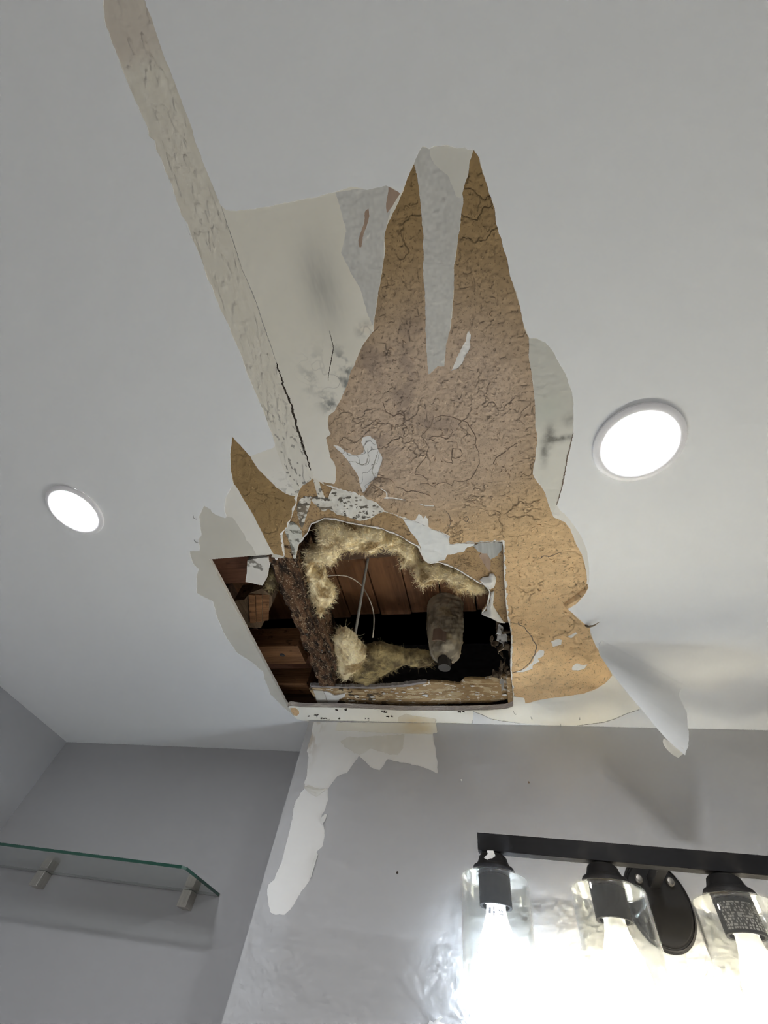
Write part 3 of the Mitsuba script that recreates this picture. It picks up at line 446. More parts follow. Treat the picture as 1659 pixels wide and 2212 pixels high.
mat('brushed_nickel', lambda p, n, uv: mix(mi.Color3f(0.50, 0.47, 0.42), mi.Color3f(0.60, 0.57, 0.52), noise(p.x * 300, p.y * 300, p.z * 30)), 0.36, 0.5, metallic=0.9)
mat('bulb_plastic', (0.82, 0.82, 0.80), 0.35, 0.4)
mat('print_grey', (0.20, 0.21, 0.24), 0.6, 0.2)
def label_col(p, n, uv):
    row = dr.abs(dr.sin(p.z * 700))
    ch = noise(p.x * 420, p.z * 222, p.y * 420)
    return mix(mi.Color3f(0.006, 0.006, 0.0065), mi.Color3f(0.055, 0.055, 0.058), smoothstep(0.30, 0.45, row) * smoothstep(0.42, 0.6, ch))
mat('socket_label', label_col, 0.7, 0.12)
mat('glass_green', (0.012, 0.060, 0.042), 0.15, 0.6)
mat('shadow_grey', (0.17, 0.18, 0.175), 0.4, 0.3)
mat('floor_tile', (0.62, 0.61, 0.60), 0.4, 0.4)
scene['shade_glass'] = {'type': 'thindielectric', 'int_ior': 1.5, 'specular_transmittance': {'type': 'rgb', 'value': [0.97, 0.975, 0.965]}}
scene['shelf_glass'] = {'type': 'thindielectric', 'int_ior': 1.5, 'specular_transmittance': {'type': 'rgb', 'value': [0.86, 0.90, 0.875]}}

# ------------------------------------------------------------------ the room
XL, XR, YF, YW, YA, XC = -2.2, 1.75, -1.5, 1.529, 1.790, -0.753
S = lambda key, label: tag(key, label, kind='structure')
obj('floor', bx(XL - .1, XR + .1, YF - .1, YA + .1, -0.05, 0), 'floor_tile'); S('floor', 'grey tiled bathroom floor')
obj('wall_left', bx(XL - .1, XL, YF - .1, YA + .1, 0, H), 'alcove_paint'); S('wall_left', 'plain grey wall at the left edge of the picture')
obj('wall_right', bx(XR, XR + .1, YF - .1, YA + .1, 0, H), 'alcove_paint'); S('wall_right', 'plain grey side wall')
obj('wall_front', bx(XL, XR, YF - .1, YF, 0, H), 'alcove_paint'); S('wall_front', 'plain grey wall behind the viewer')
obj('wall_alcove', bx(XL, XC, YA, YA + .1, 0, H), 'alcove_paint'); S('wall_alcove', 'grey recessed wall above and below the glass shelf')
obj('wall_return', bx(XC, XC + .0015, YW + .0015, YA, 0, H), 'wall_paint'); S('wall_return', 'narrow return of the wall beside the shelf recess')
peel = rough(poly('peel'), .0022, seed=31)
wall_face = sbox(XC, 0, XR, H)
S('wall_back', 'grey lavatory wall with peeling paint under the ceiling hole')
obj('plaster_body', bx(XC + .0015, XR, YW + .0015, YA + .1, 0, H), 'wall_plaster', 'wall_back')
obj('paint_layer', wslab(wall_face.difference(peel), YW, YW + .0015), 'wall_paint', 'wall_back')
tag('wall_back__plaster_body', 'cream plaster bared where the paint has peeled')
damp = rough(poly('wall_damp'), .004, seed=33).intersection(peel)
obj('damp_layer', wslab(damp, YW + .0011, YW + .0015), 'damp_plaster', 'wall_back'); tag('wall_back__damp_layer', 'scalloped darker damp layer')
wt = rough(poly('wall_tape'), .0012, seed=34).intersection(wall_face)
obj('joint_tape', wslab(wt, YW + .0001, YW + .0011), 'tape_paper', 'wall_back'); tag('wall_back__joint_tape', 'strip of joint tape with a rusty yellow stain')
for nm in ('curl_wall', 'curl_wall_001', 'curl_wall_002'):
    p = poly(nm); m = wslab(p, YW - .004, YW - .0032); c = p.centroid
    obj('paint_curl', m, 'white_paper', 'wall_back'); 
f = poly('fold')
def fold_z(q, d): return -(.0035 * np.minimum(1, d / .008) * (.6 + .8 * meshkit.noise(np.c_[q * 60, q[:, :1] * 0], 3)))
m = blanket(f, .003, fold_z, .001); m.apply_transform(WALLM @ np.diag([1, 1, -1, 1.0])); m.apply_translation([0, YW - .0005, 0]); m.fix_normals()
obj('paint_fold', m, 'damp_plaster', 'wall_back', smooth=True)

# ------------------------------------------------------------------ the ceiling: paint, bare compound, brown paper, gypsum, board
torn = rough(poly('torn'), .0016, seed=1)
hole = rough(poly('hole'), .0014, seed=2)
room = unary_union([sbox(XL, YF, XC, YA), sbox(XC - .01, YF, XR, YW + .0014)])
visible = torn.difference(hole).intersection(room)
S('ceiling', 'white bathroom ceiling with a large water-damaged hole and torn brown paper')
paint = room.difference(torn.union(hole))
obj('paint_layer', slab(paint, H, H + .0012), 'ceiling_paint', 'ceiling')
brown = unary_union([rough(poly('brown_main'), .0014, seed=3), rough(poly('brown_horn'), .0012, seed=4)])
strip = rough(poly('strip'), .001, seed=5)
named = {}
used = unary_union([brown])
def layer(name, src, material, label, z0=.0012, z1=.0022, amp=.0012, seed=0, clip=None, under=None):
    """One torn layer left in view: it runs a little way under the layer below it."""
    global used
    p = rough(poly(src), amp, seed=seed) if isinstance(src, str) else src
    p = p.difference(used).difference(hole)
    p = p.intersection(clip if clip is not None else torn.buffer(.004).intersection(room))
    used = used.union(p)
    k = obj(name, slab(p, H + z0, H + z1), material, 'ceiling'); tag(k, label)
    return p
layer('joint_strip', strip, 'strip_compound', 'long beige strip of bared joint compound', seed=5)
layer('torn_patch', 'red_sliver', 'red_fibre', 'thin reddish brown tear in the grey skim', seed=11)
layer('torn_patch', 'red_corner', 'red_fibre', 'small reddish brown tear at the upper corner of the bare patch', seed=12)
layer('skim_patch', 'pale_fork', 'pale_skim', 'pale tip of the patch between the two brown spikes', seed=13)
layer('skim_patch', 'grey_fork', 'grey_skim', 'rough grey tongue between the two brown spikes', seed=14)
layer('skim_patch', 'grey_left', 'grey_skim', 'rough grey edge left of the brown spikes', seed=15)
layer('skim_patch', 'patch_right', 'stained_skim', 'grey stained lobe beside the right downlight', seed=16)
layer('bare_patch', 'cream_petal', 'bare_plaster', 'cream tongue left of the small brown spike', seed=18)
layer('torn_patch', 'brown_spot', 'brown_paper', 'small brown scar at the near corner of the hole', seed=19)
layer('bare_patch', 'cream_horn', 'bare_plaster', 'cream patch right of the small brown spike', seed=17)
petal_zone = sbox(-1.1, .45, -.50, 1.60).difference(sbox(-.81, 1.43, .2, 1.7))
layer('bare_patch', torn.buffer(.004).intersection(petal_zone), 'petal_paint', 'scalloped beige undercoat along the left of the hole')
layer('bare_patch', torn.buffer(.004), 'bare_plaster', 'smooth cream compound bared around the tears')
gyp = [rough(poly(n), .0018, .0016, seed=40 + i) for i, n in enumerate(('gyp_fork', 'gyp_slit', 'gyp_smear', 'gyp_smear_001', 'gyp_smear_002', 'gyp_smear_003', 'gyp_crack', 'gyp_crack_001', 'gyp_crack_002', 'gyp_fringe', 'gyp_bottom'))]
tear_line = LineString(np.array(OUT['hole'][7:]) / 1e4)
fringe = rough(hole.buffer(.0035), .005, .0014, seed=60)
bp = brown.difference(fringe).difference(hole).difference(unary_union([g for g in gyp])).intersection(torn.buffer(.003))
for g in sorted(polys(bp), key=lambda g: -g.area):
    if g.area < 2e-5: continue
    k = obj('brown_paper', slab(g, H + .0018, H + .0030), 'brown_paper', 'ceiling')
tag('ceiling__brown_paper', 'big torn sheet of brown board paper ending in two spikes')
for g, n in zip(gyp, ('fork', 'slit') + ('smear',) * 9):
    g2 = g.buffer(.002).difference(hole)
    if g2.is_empty: continue
    k = obj('gypsum_patch', slab(g2, H + .0028, H + .0038), 'shaded_gypsum' if n == 'fork' else 'gypsum', 'ceiling')
tag('ceiling__gypsum_patch', 'forked white tear left of the hole, grey shading painted into its lower part')
tag('ceiling__gypsum_patch_001', 'short white slit in the right brown spike')
rim = hole.buffer(.012).difference(hole).intersection(room)
obj('gypsum_rim', slab(rim, H + .0030, H + .0040), 'gypsum', 'ceiling')
from shapely.affinity import translate
obj('board_core', cat_m(*[slab(room.buffer(.02, join_style=2).difference(translate(hole, 0, -.0022 * i)), H + .0038 + .0017 * i, H + .0038 + .0017 * (i + 1)) for i in range(6)]), 'board_core', 'ceiling'); tag('ceiling__board_core', 'plasterboard seen at the sawn edge of the hole')
tp = rough(poly('tape_ceiling'), .001, seed=70).intersection(room)
obj('joint_tape', slab(tp, H + .0002, H + .0012), 'tape_paper', 'ceiling')
obj('paper_sliver', tube([(0.262, 1.003, H + .001), (0.268, .998, H - .008), (0.280, .988, H - .012), (0.294, .976, H - .010)], [.003, .0035, .002, .0004], 5), 'torn_shred', 'ceiling')
# raised paper beside the cracks, the curled lip, open joints and cracks
for i, nm in enumerate(('lift', 'lift_001', 'lip')):
    def lz(q, d, i=i): return H + .0012 - (.0085 if i == 2 else .0055) * np.minimum(1, d / (.004 if i == 2 else .010)) - .0025 * meshkit.fbm(np.c_[q * 60, q[:, :1] * 0], 3, 7)
    k = obj('lifted_paper', blanket(rough(poly(nm), .001, seed=65 + i), .003, lz, .0012), 'brown_paper', 'ceiling', smooth=40); tag(k, 'brown paper lifting off the board')
def crack(nm, w, material, name, label, z0=H - .0003, taper=True):
    L = resample(np.array(OUT[nm]) / 1e4, 60); L = L + (nrng.uniform(-1, 1, L.shape)) * w * .35
    ww = w * (.35 + .65 * np.sin(np.linspace(.15, 3.0, 60))) * nrng.uniform(.6, 1.3, 60) if taper else np.full(60, w)
    tt = np.gradient(L, axis=0); tt /= np.linalg.norm(tt, axis=1, keepdims=True); nn = np.c_[-tt[:, 1], tt[:, 0]] * ww[:, None] / 2
    p = Polygon(np.vstack([L + nn, (L - nn)[::-1]])).buffer(.00005)
    k = obj(name, slab(p, z0, z0 + .002), material, 'ceiling'); tag(k, label)
mat('crack_dark', (0.045, 0.038, 0.03), 0.9, 0.05)
mat('crack_map', (0.17, 0.125, 0.095), 0.9, 0.05)
mat('crack_brown', (0.20, 0.155, 0.12), 0.9, 0.05)
mat('crack_grey', (0.34, 0.33, 0.30), 0.9, 0.05)
crack('line_joint', .0048, 'crack_dark', 'open_joint', 'black open joint along the beige strip', H + .0008)
crack('line_seam', .0014, 'crack_grey', 'open_joint', 'fine seam along the beige strip', H + .0008)
crack('line_seam_001', .0012, 'crack_grey', 'open_joint', 'fine upper seam along the beige strip', H + .0008)
crack('line_scar', .0030, 'crack_brown', 'scar', 'half-oval scar in the tan paper right of the hole', H + .0012)
crack('line_crack', .0020, 'crack_brown', 'crack', 'dark crack along the stained lobe')
crack('line_edge', .0020, 'crack_grey', 'crack', 'curved edge of the paint above the wall', taper=True)
crack('line_edge_001', .0016, 'crack_grey', 'crack', None)
crack('line_crack_001', .0014, 'crack_dark', 'crack', 'hairline crack in the cream compound', H + .0008)
crack('line_fork', .0022, 'crack_grey', 'scar', None, H + .0024)
crack('line_fork_001', .0022, 'crack_grey', 'scar', None, H + .0024)
for i in range(8):
    crack('line_map' + (f'_{i:03d}' if i else ''), .0017 if i < 4 else .0024, 'crack_map', 'stain_line', 'dark map-like stain outline on the brown paper' if i == 0 else None, H + .0013)
crack('line_curve', .0020, 'crack_brown', 'scar', None, H + .0012)
crack('line_ring', .0016, 'crack_brown', 'scar', 'small ring mark in the tan paper', H + .0012)
fk = []; bb = bp.bounds; inner_bp = bp.buffer(-.008)
while len(fk) < 230:
    x, y = nrng.uniform(bb[0], bb[2]), nrng.uniform(bb[1], bb[3])
    if not inner_bp.contains(Point(x, y)) or (y < .25 and nrng.random() < .6): continue
    a, L, w = nrng.normal(1.1, .7), nrng.uniform(.003, .013), nrng.uniform(.0010, .0028)
    n_ = 9; sx = np.linspace(-.5, .5, n_); bend = nrng.normal(0, .25) * L
    cx_ = np.c_[sx * L, bend * (sx * 2) ** 2]; prof = np.sqrt(np.clip(1 - (sx * 2) ** 2, 0, 1))
    hgt = nrng.uniform(.0012, .0030)
    rows = np.stack([np.c_[cx_ + np.c_[np.zeros(n_), prof * w * o], H + .0019 - hgt * prof * hh] for o, hh in ((-1, 0.0), (-.1, 1.0), (.35, .75), (.8, 0.0))], 1)
    ca, sa = math.cos(a), math.sin(a); g = rows.copy(); g[..., 0] = x + rows[..., 0] * ca - rows[..., 1] * sa; g[..., 1] = y + rows[..., 0] * sa + rows[..., 1] * ca
    idx = np.arange(n_ * 4).reshape(n_, 4); f = []
    for i in range(n_ - 1):
        for k in range(4):
            k2 = (k + 1) % 4; f += [[idx[i, k], idx[i, k2], idx[i + 1, k2]], [idx[i, k], idx[i + 1, k2], idx[i + 1, k]]]
    fk.append(trimesh.Trimesh(g.reshape(-1, 3), np.array(f), process=False))
tag(obj('paper_flake', cat_m(*fk), 'brown_paper', 'ceiling', smooth=60), 'small raised fibres of the brown paper', kind='stuff')
chips = []
for cx, cy in CHIPS:
    for j in range(4):
        x, y, rr = cx + nrng.normal(0, .005), cy + nrng.normal(0, .003), nrng.uniform(.0012, .0034)
        q = Polygon([(x + rr * nrng.uniform(.6, 1.5) * math.cos(a), y + rr * .6 * nrng.uniform(.6, 1.3) * math.sin(a)) for a in np.linspace(0, 6.28, 6, endpoint=False)]).buffer(0)
        chips.append(slab(q, H - .0006 - nrng.uniform(0, .002), H + .0016))
tag(obj('dirt_crumb', cat_m(*chips), 'crack_dark', 'ceiling'), 'dark crumbs clinging to the strip above the wall', kind='stuff')
for (x, z), m_ in zip(SPECKS, ('crack_dark', 'crack_brown', 'white_paper', 'white_paper')):
    q = lathe([(0, -.0012), (.0028, -.0008), (.0034, .0004), (0, .0006)], n=10); q.apply_transform(trimesh.transformations.rotation_matrix(-math.pi / 2, [1, 0, 0])); q.apply_translation([x, YW, z])
    obj('speck', q, m_, 'wall_back')

# second, older board above the hole's near edge
Z2 = H + .016
be, bo = np.array(OUT['board_edge']) / 1e4, np.array(OUT['board_out']) / 1e4
inner_raw = Polygon(np.vstack([be, bo])).buffer(0)
inner = rough(inner_raw, .0018, seed=80)
k = obj('inner_board', slab(inner, Z2 + .002, Z2 + .012), 'old_paper', 'ceiling'); tag(k, 'older board inside the opening, torn brown paper')
edge = LineString(be).buffer(.0022).intersection(inner.buffer(.001))
obj('torn_edge', slab(rough(edge, .0016, .0016, seed=81), Z2 - .0005, Z2 + .003), 'white_paper', 'ceiling__inner_board')
for i, (nm, mt, nice, lab) in enumerate((('mold', 'mouldy_gypsum', 'mouldy_patch', 'white gypsum spotted with black mould'), ('mold_001', 'mouldy_gypsum', 'mouldy_patch', 'narrow mould-blackened strip'),
        ('cloth', 'mouldy_paper', 'mouldy_flap', 'grey mouldy paper tongue'), ('old_tape', 'strip_compound', 'tape_end', None), ('white_ledge', 'white_ledge', 'white_ledge', 'white chalky ledge with black specks'),
        ('grey_scrap', 'grey_foil', 'grey_scrap', 'grey smeared scrap at the sawn corner'), ('red_fiber', 'red_fibre', 'torn_fibre', None))):
    k = obj(nice, slab(rough(poly(nm), .0022, .0016, seed=82 + i), Z2 + (.0004 if i not in (2, 5) else -.0006), Z2 + .0022), mt, 'ceiling__inner_board'); tag(k, lab)

# curled white paper by the right edge of the opening
for nm, lab in (('curl', 'small round curl of white paper by the sawn right edge of the hole'), ('curl_001', 'pointed white paper shred hanging at the right side of the hole')):
    def cz(q, d): return Z2 - .004 - .012 * np.minimum(1, d / .012) + .004 * meshkit.noise(np.c_[q * 70, q[:, :1] * 0], 5)
    k = obj('paper_shred', blanket(poly(nm), .003, cz, .0012), 'white_paper', smooth=True); tag(k, lab, 'paper shred')
def sz(q, d): return H + .016 + .10 * np.maximum(0, q[:, 1] - .68) - .004 * (q[:, 0] + .68) / .06
k = obj('board_scrap', blanket(rough(poly('scrap'), .001, seed=90), .004, sz, .004), 'scrap_paper'); tag(k, 'white scrap of board with black mould dangling at the upper left of the hole', 'board scrap')

# ------------------------------------------------------------------ inside the ceiling void
ZP = H + .30
t = S('subfloor', 'old floor planks seen from below through the ceiling hole')
for i, x in enumerate(np.arange(-1.346, .4, .130)):
    dz = nrng.uniform(-.004, .004)
    obj('plank', bx(x + .0025, x + .1275, .30, 1.250 + .012 * (i % 2), ZP + dz, ZP + .022 + dz, .002), 'plank_wood', 'subfloor')
k = obj('header', bx(-1.018, .083, .80, .868, H + .20, ZP - .006, .004), 'dark_wood'); tag(k, 'dark cross timber above the yellow insulation at the hole', 'timber')
t = S('roof', 'dark roof boards far up in the void')
for i in range(9):
    obj('board', bx(-1.6, .9, .30 + .175 * i, .47 + .175 * i, H + 1.05, H + 1.07), 'dark_wood', 'roof')
k = obj('darkening_board', bx(-.50, .084, 1.440, 1.470, H + .05, ZP - .01), 'near_black'); tag(k, 'near-black board added to darken the far side of the void behind the lagged pipe', 'board')  # added board, coloured near black to keep the void dark beyond the planks
# rotten joist
def joist_mesh(left, right, z0, z1, amp, seed, ny=90):
    L, R = resample(left, ny), resample(right, ny)
    rows = []
    for a, b in zip(L, R):
        ring = [(a + (b - a) * s, z0) for s in np.linspace(0, 1, 15)] + [(b, z) for z in np.linspace(z0, z1, 9)[1:]] + [(b + (a - b) * s, z1) for s in (.33, .66, 1)] + [(a, z) for z in np.linspace(z1, z0, 9)[1:-1]]
        rows.append([(q[0], q[1], z) for q, z in ring])
    g = np.array(rows); n = g.shape[1]
    c = g.mean(1, keepdims=True); d = g - c; d[..., 1] = 0; d /= np.linalg.norm(d, axis=2, keepdims=True) + 1e-9
    w = (meshkit.fbm(g * [60, 22, 60], 4, seed) - .5) * 2 * amp
    ck = np.abs(meshkit.fbm(g * [28, 16, 28], 3, seed + 9) - .5); w -= amp * 1.2 * np.exp(-(ck / .03) ** 2)
    g = g + d * w[..., None]
    v = g.reshape(-1, 3); f = []
    for i in range(ny - 1):
        for k in range(n):
            p, q = i * n + k, i * n + (k + 1) % n
            f += [[p, q, q + n], [p, q + n, p + n]]
    for base, o in ((0, 1), ((ny - 1) * n, -1)):
        for k in range(1, n - 1): f.append([base, base + k + 1, base + k][::o])
    return trimesh.Trimesh(v, np.array(f), process=False)
J = np.array(OUT['joist']) / 1e4
jl = np.vstack([[J[0] + [0, -.05]], J[[0]], J[13:][::-1], J[8:13][::-1]]) if False else np.vstack([J[0] + [0, -.06], J[0], J[13], J[12], J[11], J[10], J[9], J[8]])
jr = np.vstack([J[1] + [0, -.06], J[1], J[2], J[3], J[4], J[5], J[6], J[7]])
t = thing('rotten_joist', 'crumbling dark brown joist running down the left part of the hole', 'joist')
obj('body', joist_mesh(jl, jr, H + .0175, H + .15, .007, 3), 'rotten_wood', t, smooth=40)
JS = np.array(OUT['joist_side']) / 1e4
obj('splinter', joist_mesh(JS[[0, 9, 8, 7, 6, 5]] - [0.004, 0], JS[[0, 1, 2, 3, 4, 5]] + [.004, 0], H + .03, H + .12, .005, 8, 50), 'rotten_wood', t, smooth=40)
for (x, y) in ((-.585, .685), (-.571, 1.105), (-.545, 1.11), (-.60, 1.02)):
    obj('nail_head', lathe([(0, -.002), (.0042, -.0012), (.0045, 0), (.0016, .002), (.0014, .02), (0, .02)], (x, y, H + .012), 12), 'dark_nickel' if y > .7 else 'trim_white', t, smooth=30)
# blocking left of the joist
def prism(p, z0, z1, material, name, label, cat, bev=.003):
    g = p.buffer(-bev).buffer(bev, join_style=1)
    k = obj(name, slab(g, z0, z1), material); tag(k, label, cat); return k
B1 = poly('block_001'); B2 = poly('block_002'); B3 = poly('block_003'); B0 = poly('block')
b = B0.bounds
k = obj('timber_block', bx(-1.02, b[2] - .005, b[1] - .04, b[3], H + .07, H + .20, .003), 'red_wood'); tag(k, 'reddish timber block in the upper left corner of the hole', 'timber')
k = thing('timber_block', 'short timber block with a splintered end, second from the top left of the joist', 'timber')
obj('body', slab(B1, H + .09, H + .17), 'grey_wood', k)
for i, (u0, u1) in enumerate(((.0, .30), (.34, .62), (.66, .98))):
    a0, a1, c0, c1 = np.array((-.795, .893)), np.array((-.722, .905)), np.array((-.850, 1.035)), np.array((-.775, 1.03))
    q = Polygon([a0 + (a1 - a0) * u0, a0 + (a1 - a0) * u1, c0 + (c1 - c0) * u1, c0 + (c1 - c0) * u0])
    obj('splinter', slab(q, H + .083 + .003 * i, H + .0905), 'orange_wood', k)
b = B2.bounds
k = thing('timber_block', 'orange sawn timber with a nail hole, left of the rotten joist', 'timber')
obj('body', bx(-1.02, b[2] - .012, b[1], b[3], H + .09, H + .18, .003), 'orange_wood', k)
obj('knot_hole', lathe([(0, -.0006), (.010, -.0004), (.011, .001), (0, .001)], (-.795, 1.228, H + .0899), 16), 'near_black', k)
obj('nail_head', lathe([(0, -.003), (.004, -.002), (.004, .001), (0, .001)], (-.792, 1.228, H + .0895), 12), 'dark_nickel', k)
b = B3.bounds
k = obj('timber_block', bx(-1.02, b[2] - .005, b[1], b[3], H + .09, H + .18, .003), 'orange_wood'); tag(k, 'orange timber at the bottom left corner of the hole, nearest the wall', 'timber')
k = obj('timber_block', bx(-1.02, -.64, 1.315, 1.40, H + .15, H + .24, .003), 'red_wood'); tag(k, 'dim dark timber between the two orange ones at the lower left of the hole', 'timber')
k = obj('edge_joist', bx(-1.06, -1.02, .30, 1.79, H + .016, ZP - .006, .003), 'dark_wood'); tag(k, 'dark joist hidden deep at the left side of the void', 'joist')
k = obj('edge_joist', bx(.085, .125, .30, 1.79, H + .030, ZP - .006, .003), 'dark_wood'); tag(k, 'dark joist at the right side of the void behind the torn shreds', 'joist')
k = obj('top_plate', bx(-1.02, .085, 1.505, 1.545, H + .016, ZP - .006, .003), 'dark_wood'); tag(k, 'dark timber plate above the wall at the far side of the void', 'timber')
# torn board strip along the far edge of the hole
SW = rough(poly('strip_wood').buffer(.005), .003, seed=101)
t = thing('board_strip', 'peeling brown board strip lying along the far edge of the hole', 'board strip')
def swz(q, d): return H + .030 + .004 * meshkit.fbm(np.c_[q * [30, 60], q[:, :1] * 0], 4, 5) + .004 * np.exp(-d / .003)
obj('body', blanket(SW, .004, swz, .006), 'peeling_strip', t)
for nm, mt in (('strip_pale', 'pale_skim'), ('strip_white', 'white_paper')):
    obj('paint_flake', slab(rough(poly(nm), .002, seed=102), H + .0275, H + .031), mt, t)
fl = []
for i in range(26):
    p = Point(0, 0)
    x = nrng.uniform(-.56, .03); y = 1.325 + nrng.uniform(.02, .10) - .05 * (x + .3)
    if not SW.contains(Point(x, y)): continue
    a = nrng.uniform(0, 6.28); n_ = 7; rr = nrng.uniform(.002, .0075)
    q = [(x + rr * nrng.uniform(.6, 1.3) * math.cos(s + a) * 1.6, y + rr * .7 * nrng.uniform(.6, 1.3) * math.sin(s + a)) for s in np.linspace(0, 6.28, n_, endpoint=False)]
    m = slab(Polygon(q).buffer(0), H + .0265, H + .0285); fl.append(m)
k = obj('paint_flake', cat_m(*fl), 'white_paper', t); tag(k, 'scattered pale paint flakes', kind='stuff')
k = obj('edge_batten', bx(.035, .062, 1.265, 1.432, H + .0145, H + .029, .002), 'peeling_strip'); tag(k, 'narrow brown batten along the lower right sawn edge of the hole', 'batten')
gd = rough(Polygon([(-.70, 1.352), (-.60, 1.360), (-.45, 1.362), (-.33, 1.350), (-.24, 1.325), (-.24, 1.318), (-.34, 1.338), (-.46, 1.350), (-.60, 1.350), (-.70, 1.342)]), .004, seed=104)
obj('dusty_lip', slab(gd, H + .034, H + .046), 'grey_dust', t)

# fibre insulation
def fluff(name, src, z, thick, seed, material, label, hairs=1500, hl=(.008, .024), squash=1.0):
    p = rough(poly(src), .006, .003, seed=seed)
    key = thing(name, label, 'insulation')
    def zf(q, d):
        r = np.sqrt(np.clip(d / .035, 0, 1))
        return z - thick * r * (.45 + 1.1 * meshkit.fbm(np.c_[q * 28, q[:, :1] * 0 + seed], 4, seed)) + .004 * meshkit.noise(np.c_[q * 240, q[:, :1] * 0], seed)
    m = blanket(p, .0032, zf, .03, seed)
    obj('batt', m, material, key, smooth=True)
    r = np.random.default_rng(seed); tri = m.triangles[m.face_normals[:, 2] < .2]
    ar = trimesh.triangles.area(tri); pick = r.choice(len(tri), hairs, p=ar / ar.sum())
    hs = []
    cen = np.array(p.centroid.coords[0])
    for k in pick:
        w = r.dirichlet([1, 1, 1]); o = w @ tri[k]
        out = np.r_[o[:2] - cen, 0]; out /= np.linalg.norm(out) + 1e-9
        d = r.normal(size=3) * [1, 1, .55] + out * .5 + [0, 0, -.15]; d /= np.linalg.norm(d)
        b = r.normal(size=3); L = r.uniform(*hl); s = np.linspace(0, 1, 4)[:, None]
        hs.append(tube(o + d * L * s + b * L * .28 * s ** 2, np.linspace(.00060, .00028, 4), 3, False))
    k = obj('fibres', cat_m(*hs), material, key); tag(k, 'loose glass fibres', kind='stuff')
    return key
fluff('insulation_clump', 'ins', H + .060, .040, 11, 'glass_wool', 'large ragged yellow insulation clump along the upper edge of the hole', 3200)
fluff('insulation_clump', 'ins_001', H + .045, .030, 12, 'glass_wool', 'yellow insulation tuft hanging right of the rotten joist, near its top', 1200)
fluff('insulation_clump', 'ins_002', H + .050, .030, 13, 'glass_wool', 'bulging yellow insulation tuft at the foot of the rotten joist', 1300)
fluff('insulation_clump', 'ins_003', H + .064, .028, 14, 'dirty_wool', 'dull brownish insulation spread along the far side of the hole', 1600)
fluff('insulation_clump', 'ins_004', H + .046, .034, 15, 'glass_wool', 'fluffy insulation wrapped round the top of the lagged pipe', 2400)
fluff('insulation_clump', 'ins_005', H + .075, .022, 16, 'dirty_wool', 'small pale insulation wad left of the rotten joist', 500)
fluff('insulation_clump', 'ins_006', H + .066, .030, 17, 'glass_wool', 'thin yellow insulation strand drooping right of the bare planks', 1300)

# lagged vent pipe
t = thing('vent_pipe', 'grey lagged vertical pipe standing at the right of the hole', 'pipe')
def lag():
    zs = np.linspace(0, .46, 80); n = 48; a = np.arange(n) * 2 * np.pi / n
    r = np.interp(zs, [0, .012, .03, .06, .12, .30, .46], [.024, .040, .052, .058, .066, .074, .078])
    A, Z = np.meshgrid(a, zs); Rr = np.repeat(r[:, None], n, 1)
    P3 = np.stack([np.cos(A) * .06, np.sin(A) * .06, Z], -1)
    Rr = Rr + .016 * (meshkit.fbm(P3 * [30, 30, 14], 4, 3) - .5) + .006 * (meshkit.noise(P3 * 120, 4) - .5)
    v = np.stack([np.cos(A) * Rr, np.sin(A) * Rr, Z + .02 * (meshkit.noise(P3 * 50, 6) - .5) * (Z < .01)], -1).reshape(-1, 3); f = []
    for i in range(len(zs) - 1):
        for k in range(n):
            p, q = i * n + k, i * n + (k + 1) % n
            f += [[p, q, q + n], [p, q + n, p + n]]
    m = trimesh.Trimesh(v, np.array(f), process=False); m.apply_translation([-.165, 1.222, H + .05]); return m
obj('lagging', lag(), 'lagging', t, smooth=True)
obj('pipe_end', lathe([(.0, -.028), (.021, -.028), (.022, -.026), (.022, .06), (0, .06)], (-.165, 1.222, H + .05), 32), 'dark_pipe', t, smooth=40)
obj('paper_tag', sheet(np.array([[(-.197 + .045 * s, 1.142 + .01 * s + .012 * w, H + .072 + .06 * w + .006 * math.sin(3 * s)) for s in np.linspace(0, 1, 8)] for w in np.linspace(0, 1, 8)]), .001), 'red_fibre', t)

# cables
k = obj('cable', tube(spline([(-.471, 1.122, H + .075), (-.452, 1.06, H + .15), (-.430, .985, H + .24), (-.418, .945, ZP - .004)], 30), .0052, 10), 'cable_grey', smooth=True); tag(k, 'thick grey cable hanging straight down in the middle of the hole', 'cable')
W_ = np.array(OUT['wire']) / 1e4
zz = np.interp(np.arange(len(W_)), [0, 4, len(W_) - 1], [ZP - .14, ZP - .06, ZP - .20])
W3 = np.array([EYE + (np.array([x, y, ZP]) - EYE) * ((z - 1.6) / (ZP - 1.6)) for (x, y), z in zip(W_, zz)])
k = obj('wire', tube(spline(W3, 60), .0022, 8), 'wire_white', smooth=True); tag(k, 'thin pale wire looping in front of the orange planks', 'wire')

# torn dark shreds on the right side of the opening
shr = []
t = thing('torn_lining', 'dark torn paper lining hanging along the right side of the hole', 'paper lining')
for i in range(26):
    y0 = nrng.uniform(1.06, 1.33); x0 = nrng.uniform(.005, .070); w = nrng.uniform(.010, .022); L = nrng.uniform(.025, .06); z0 = H + nrng.uniform(.030, .075)
    g = np.array([[(x0 - w * .5 * (s - .5) * (1 - .8 * u) + .012 * math.sin(3 * u + i), y0 + w * (s - .5) * (1 - .85 * u) + .02 * u * math.sin(i * 2.1), z0 - L * .55 * u + .012 * math.cos(4 * s + i)) for s in np.linspace(0, 1, 5)] for u in np.linspace(0, 1, 7)])
    obj('shred', sheet(g, .0008), 'torn_shred' if i % 6 else 'white_paper', t)

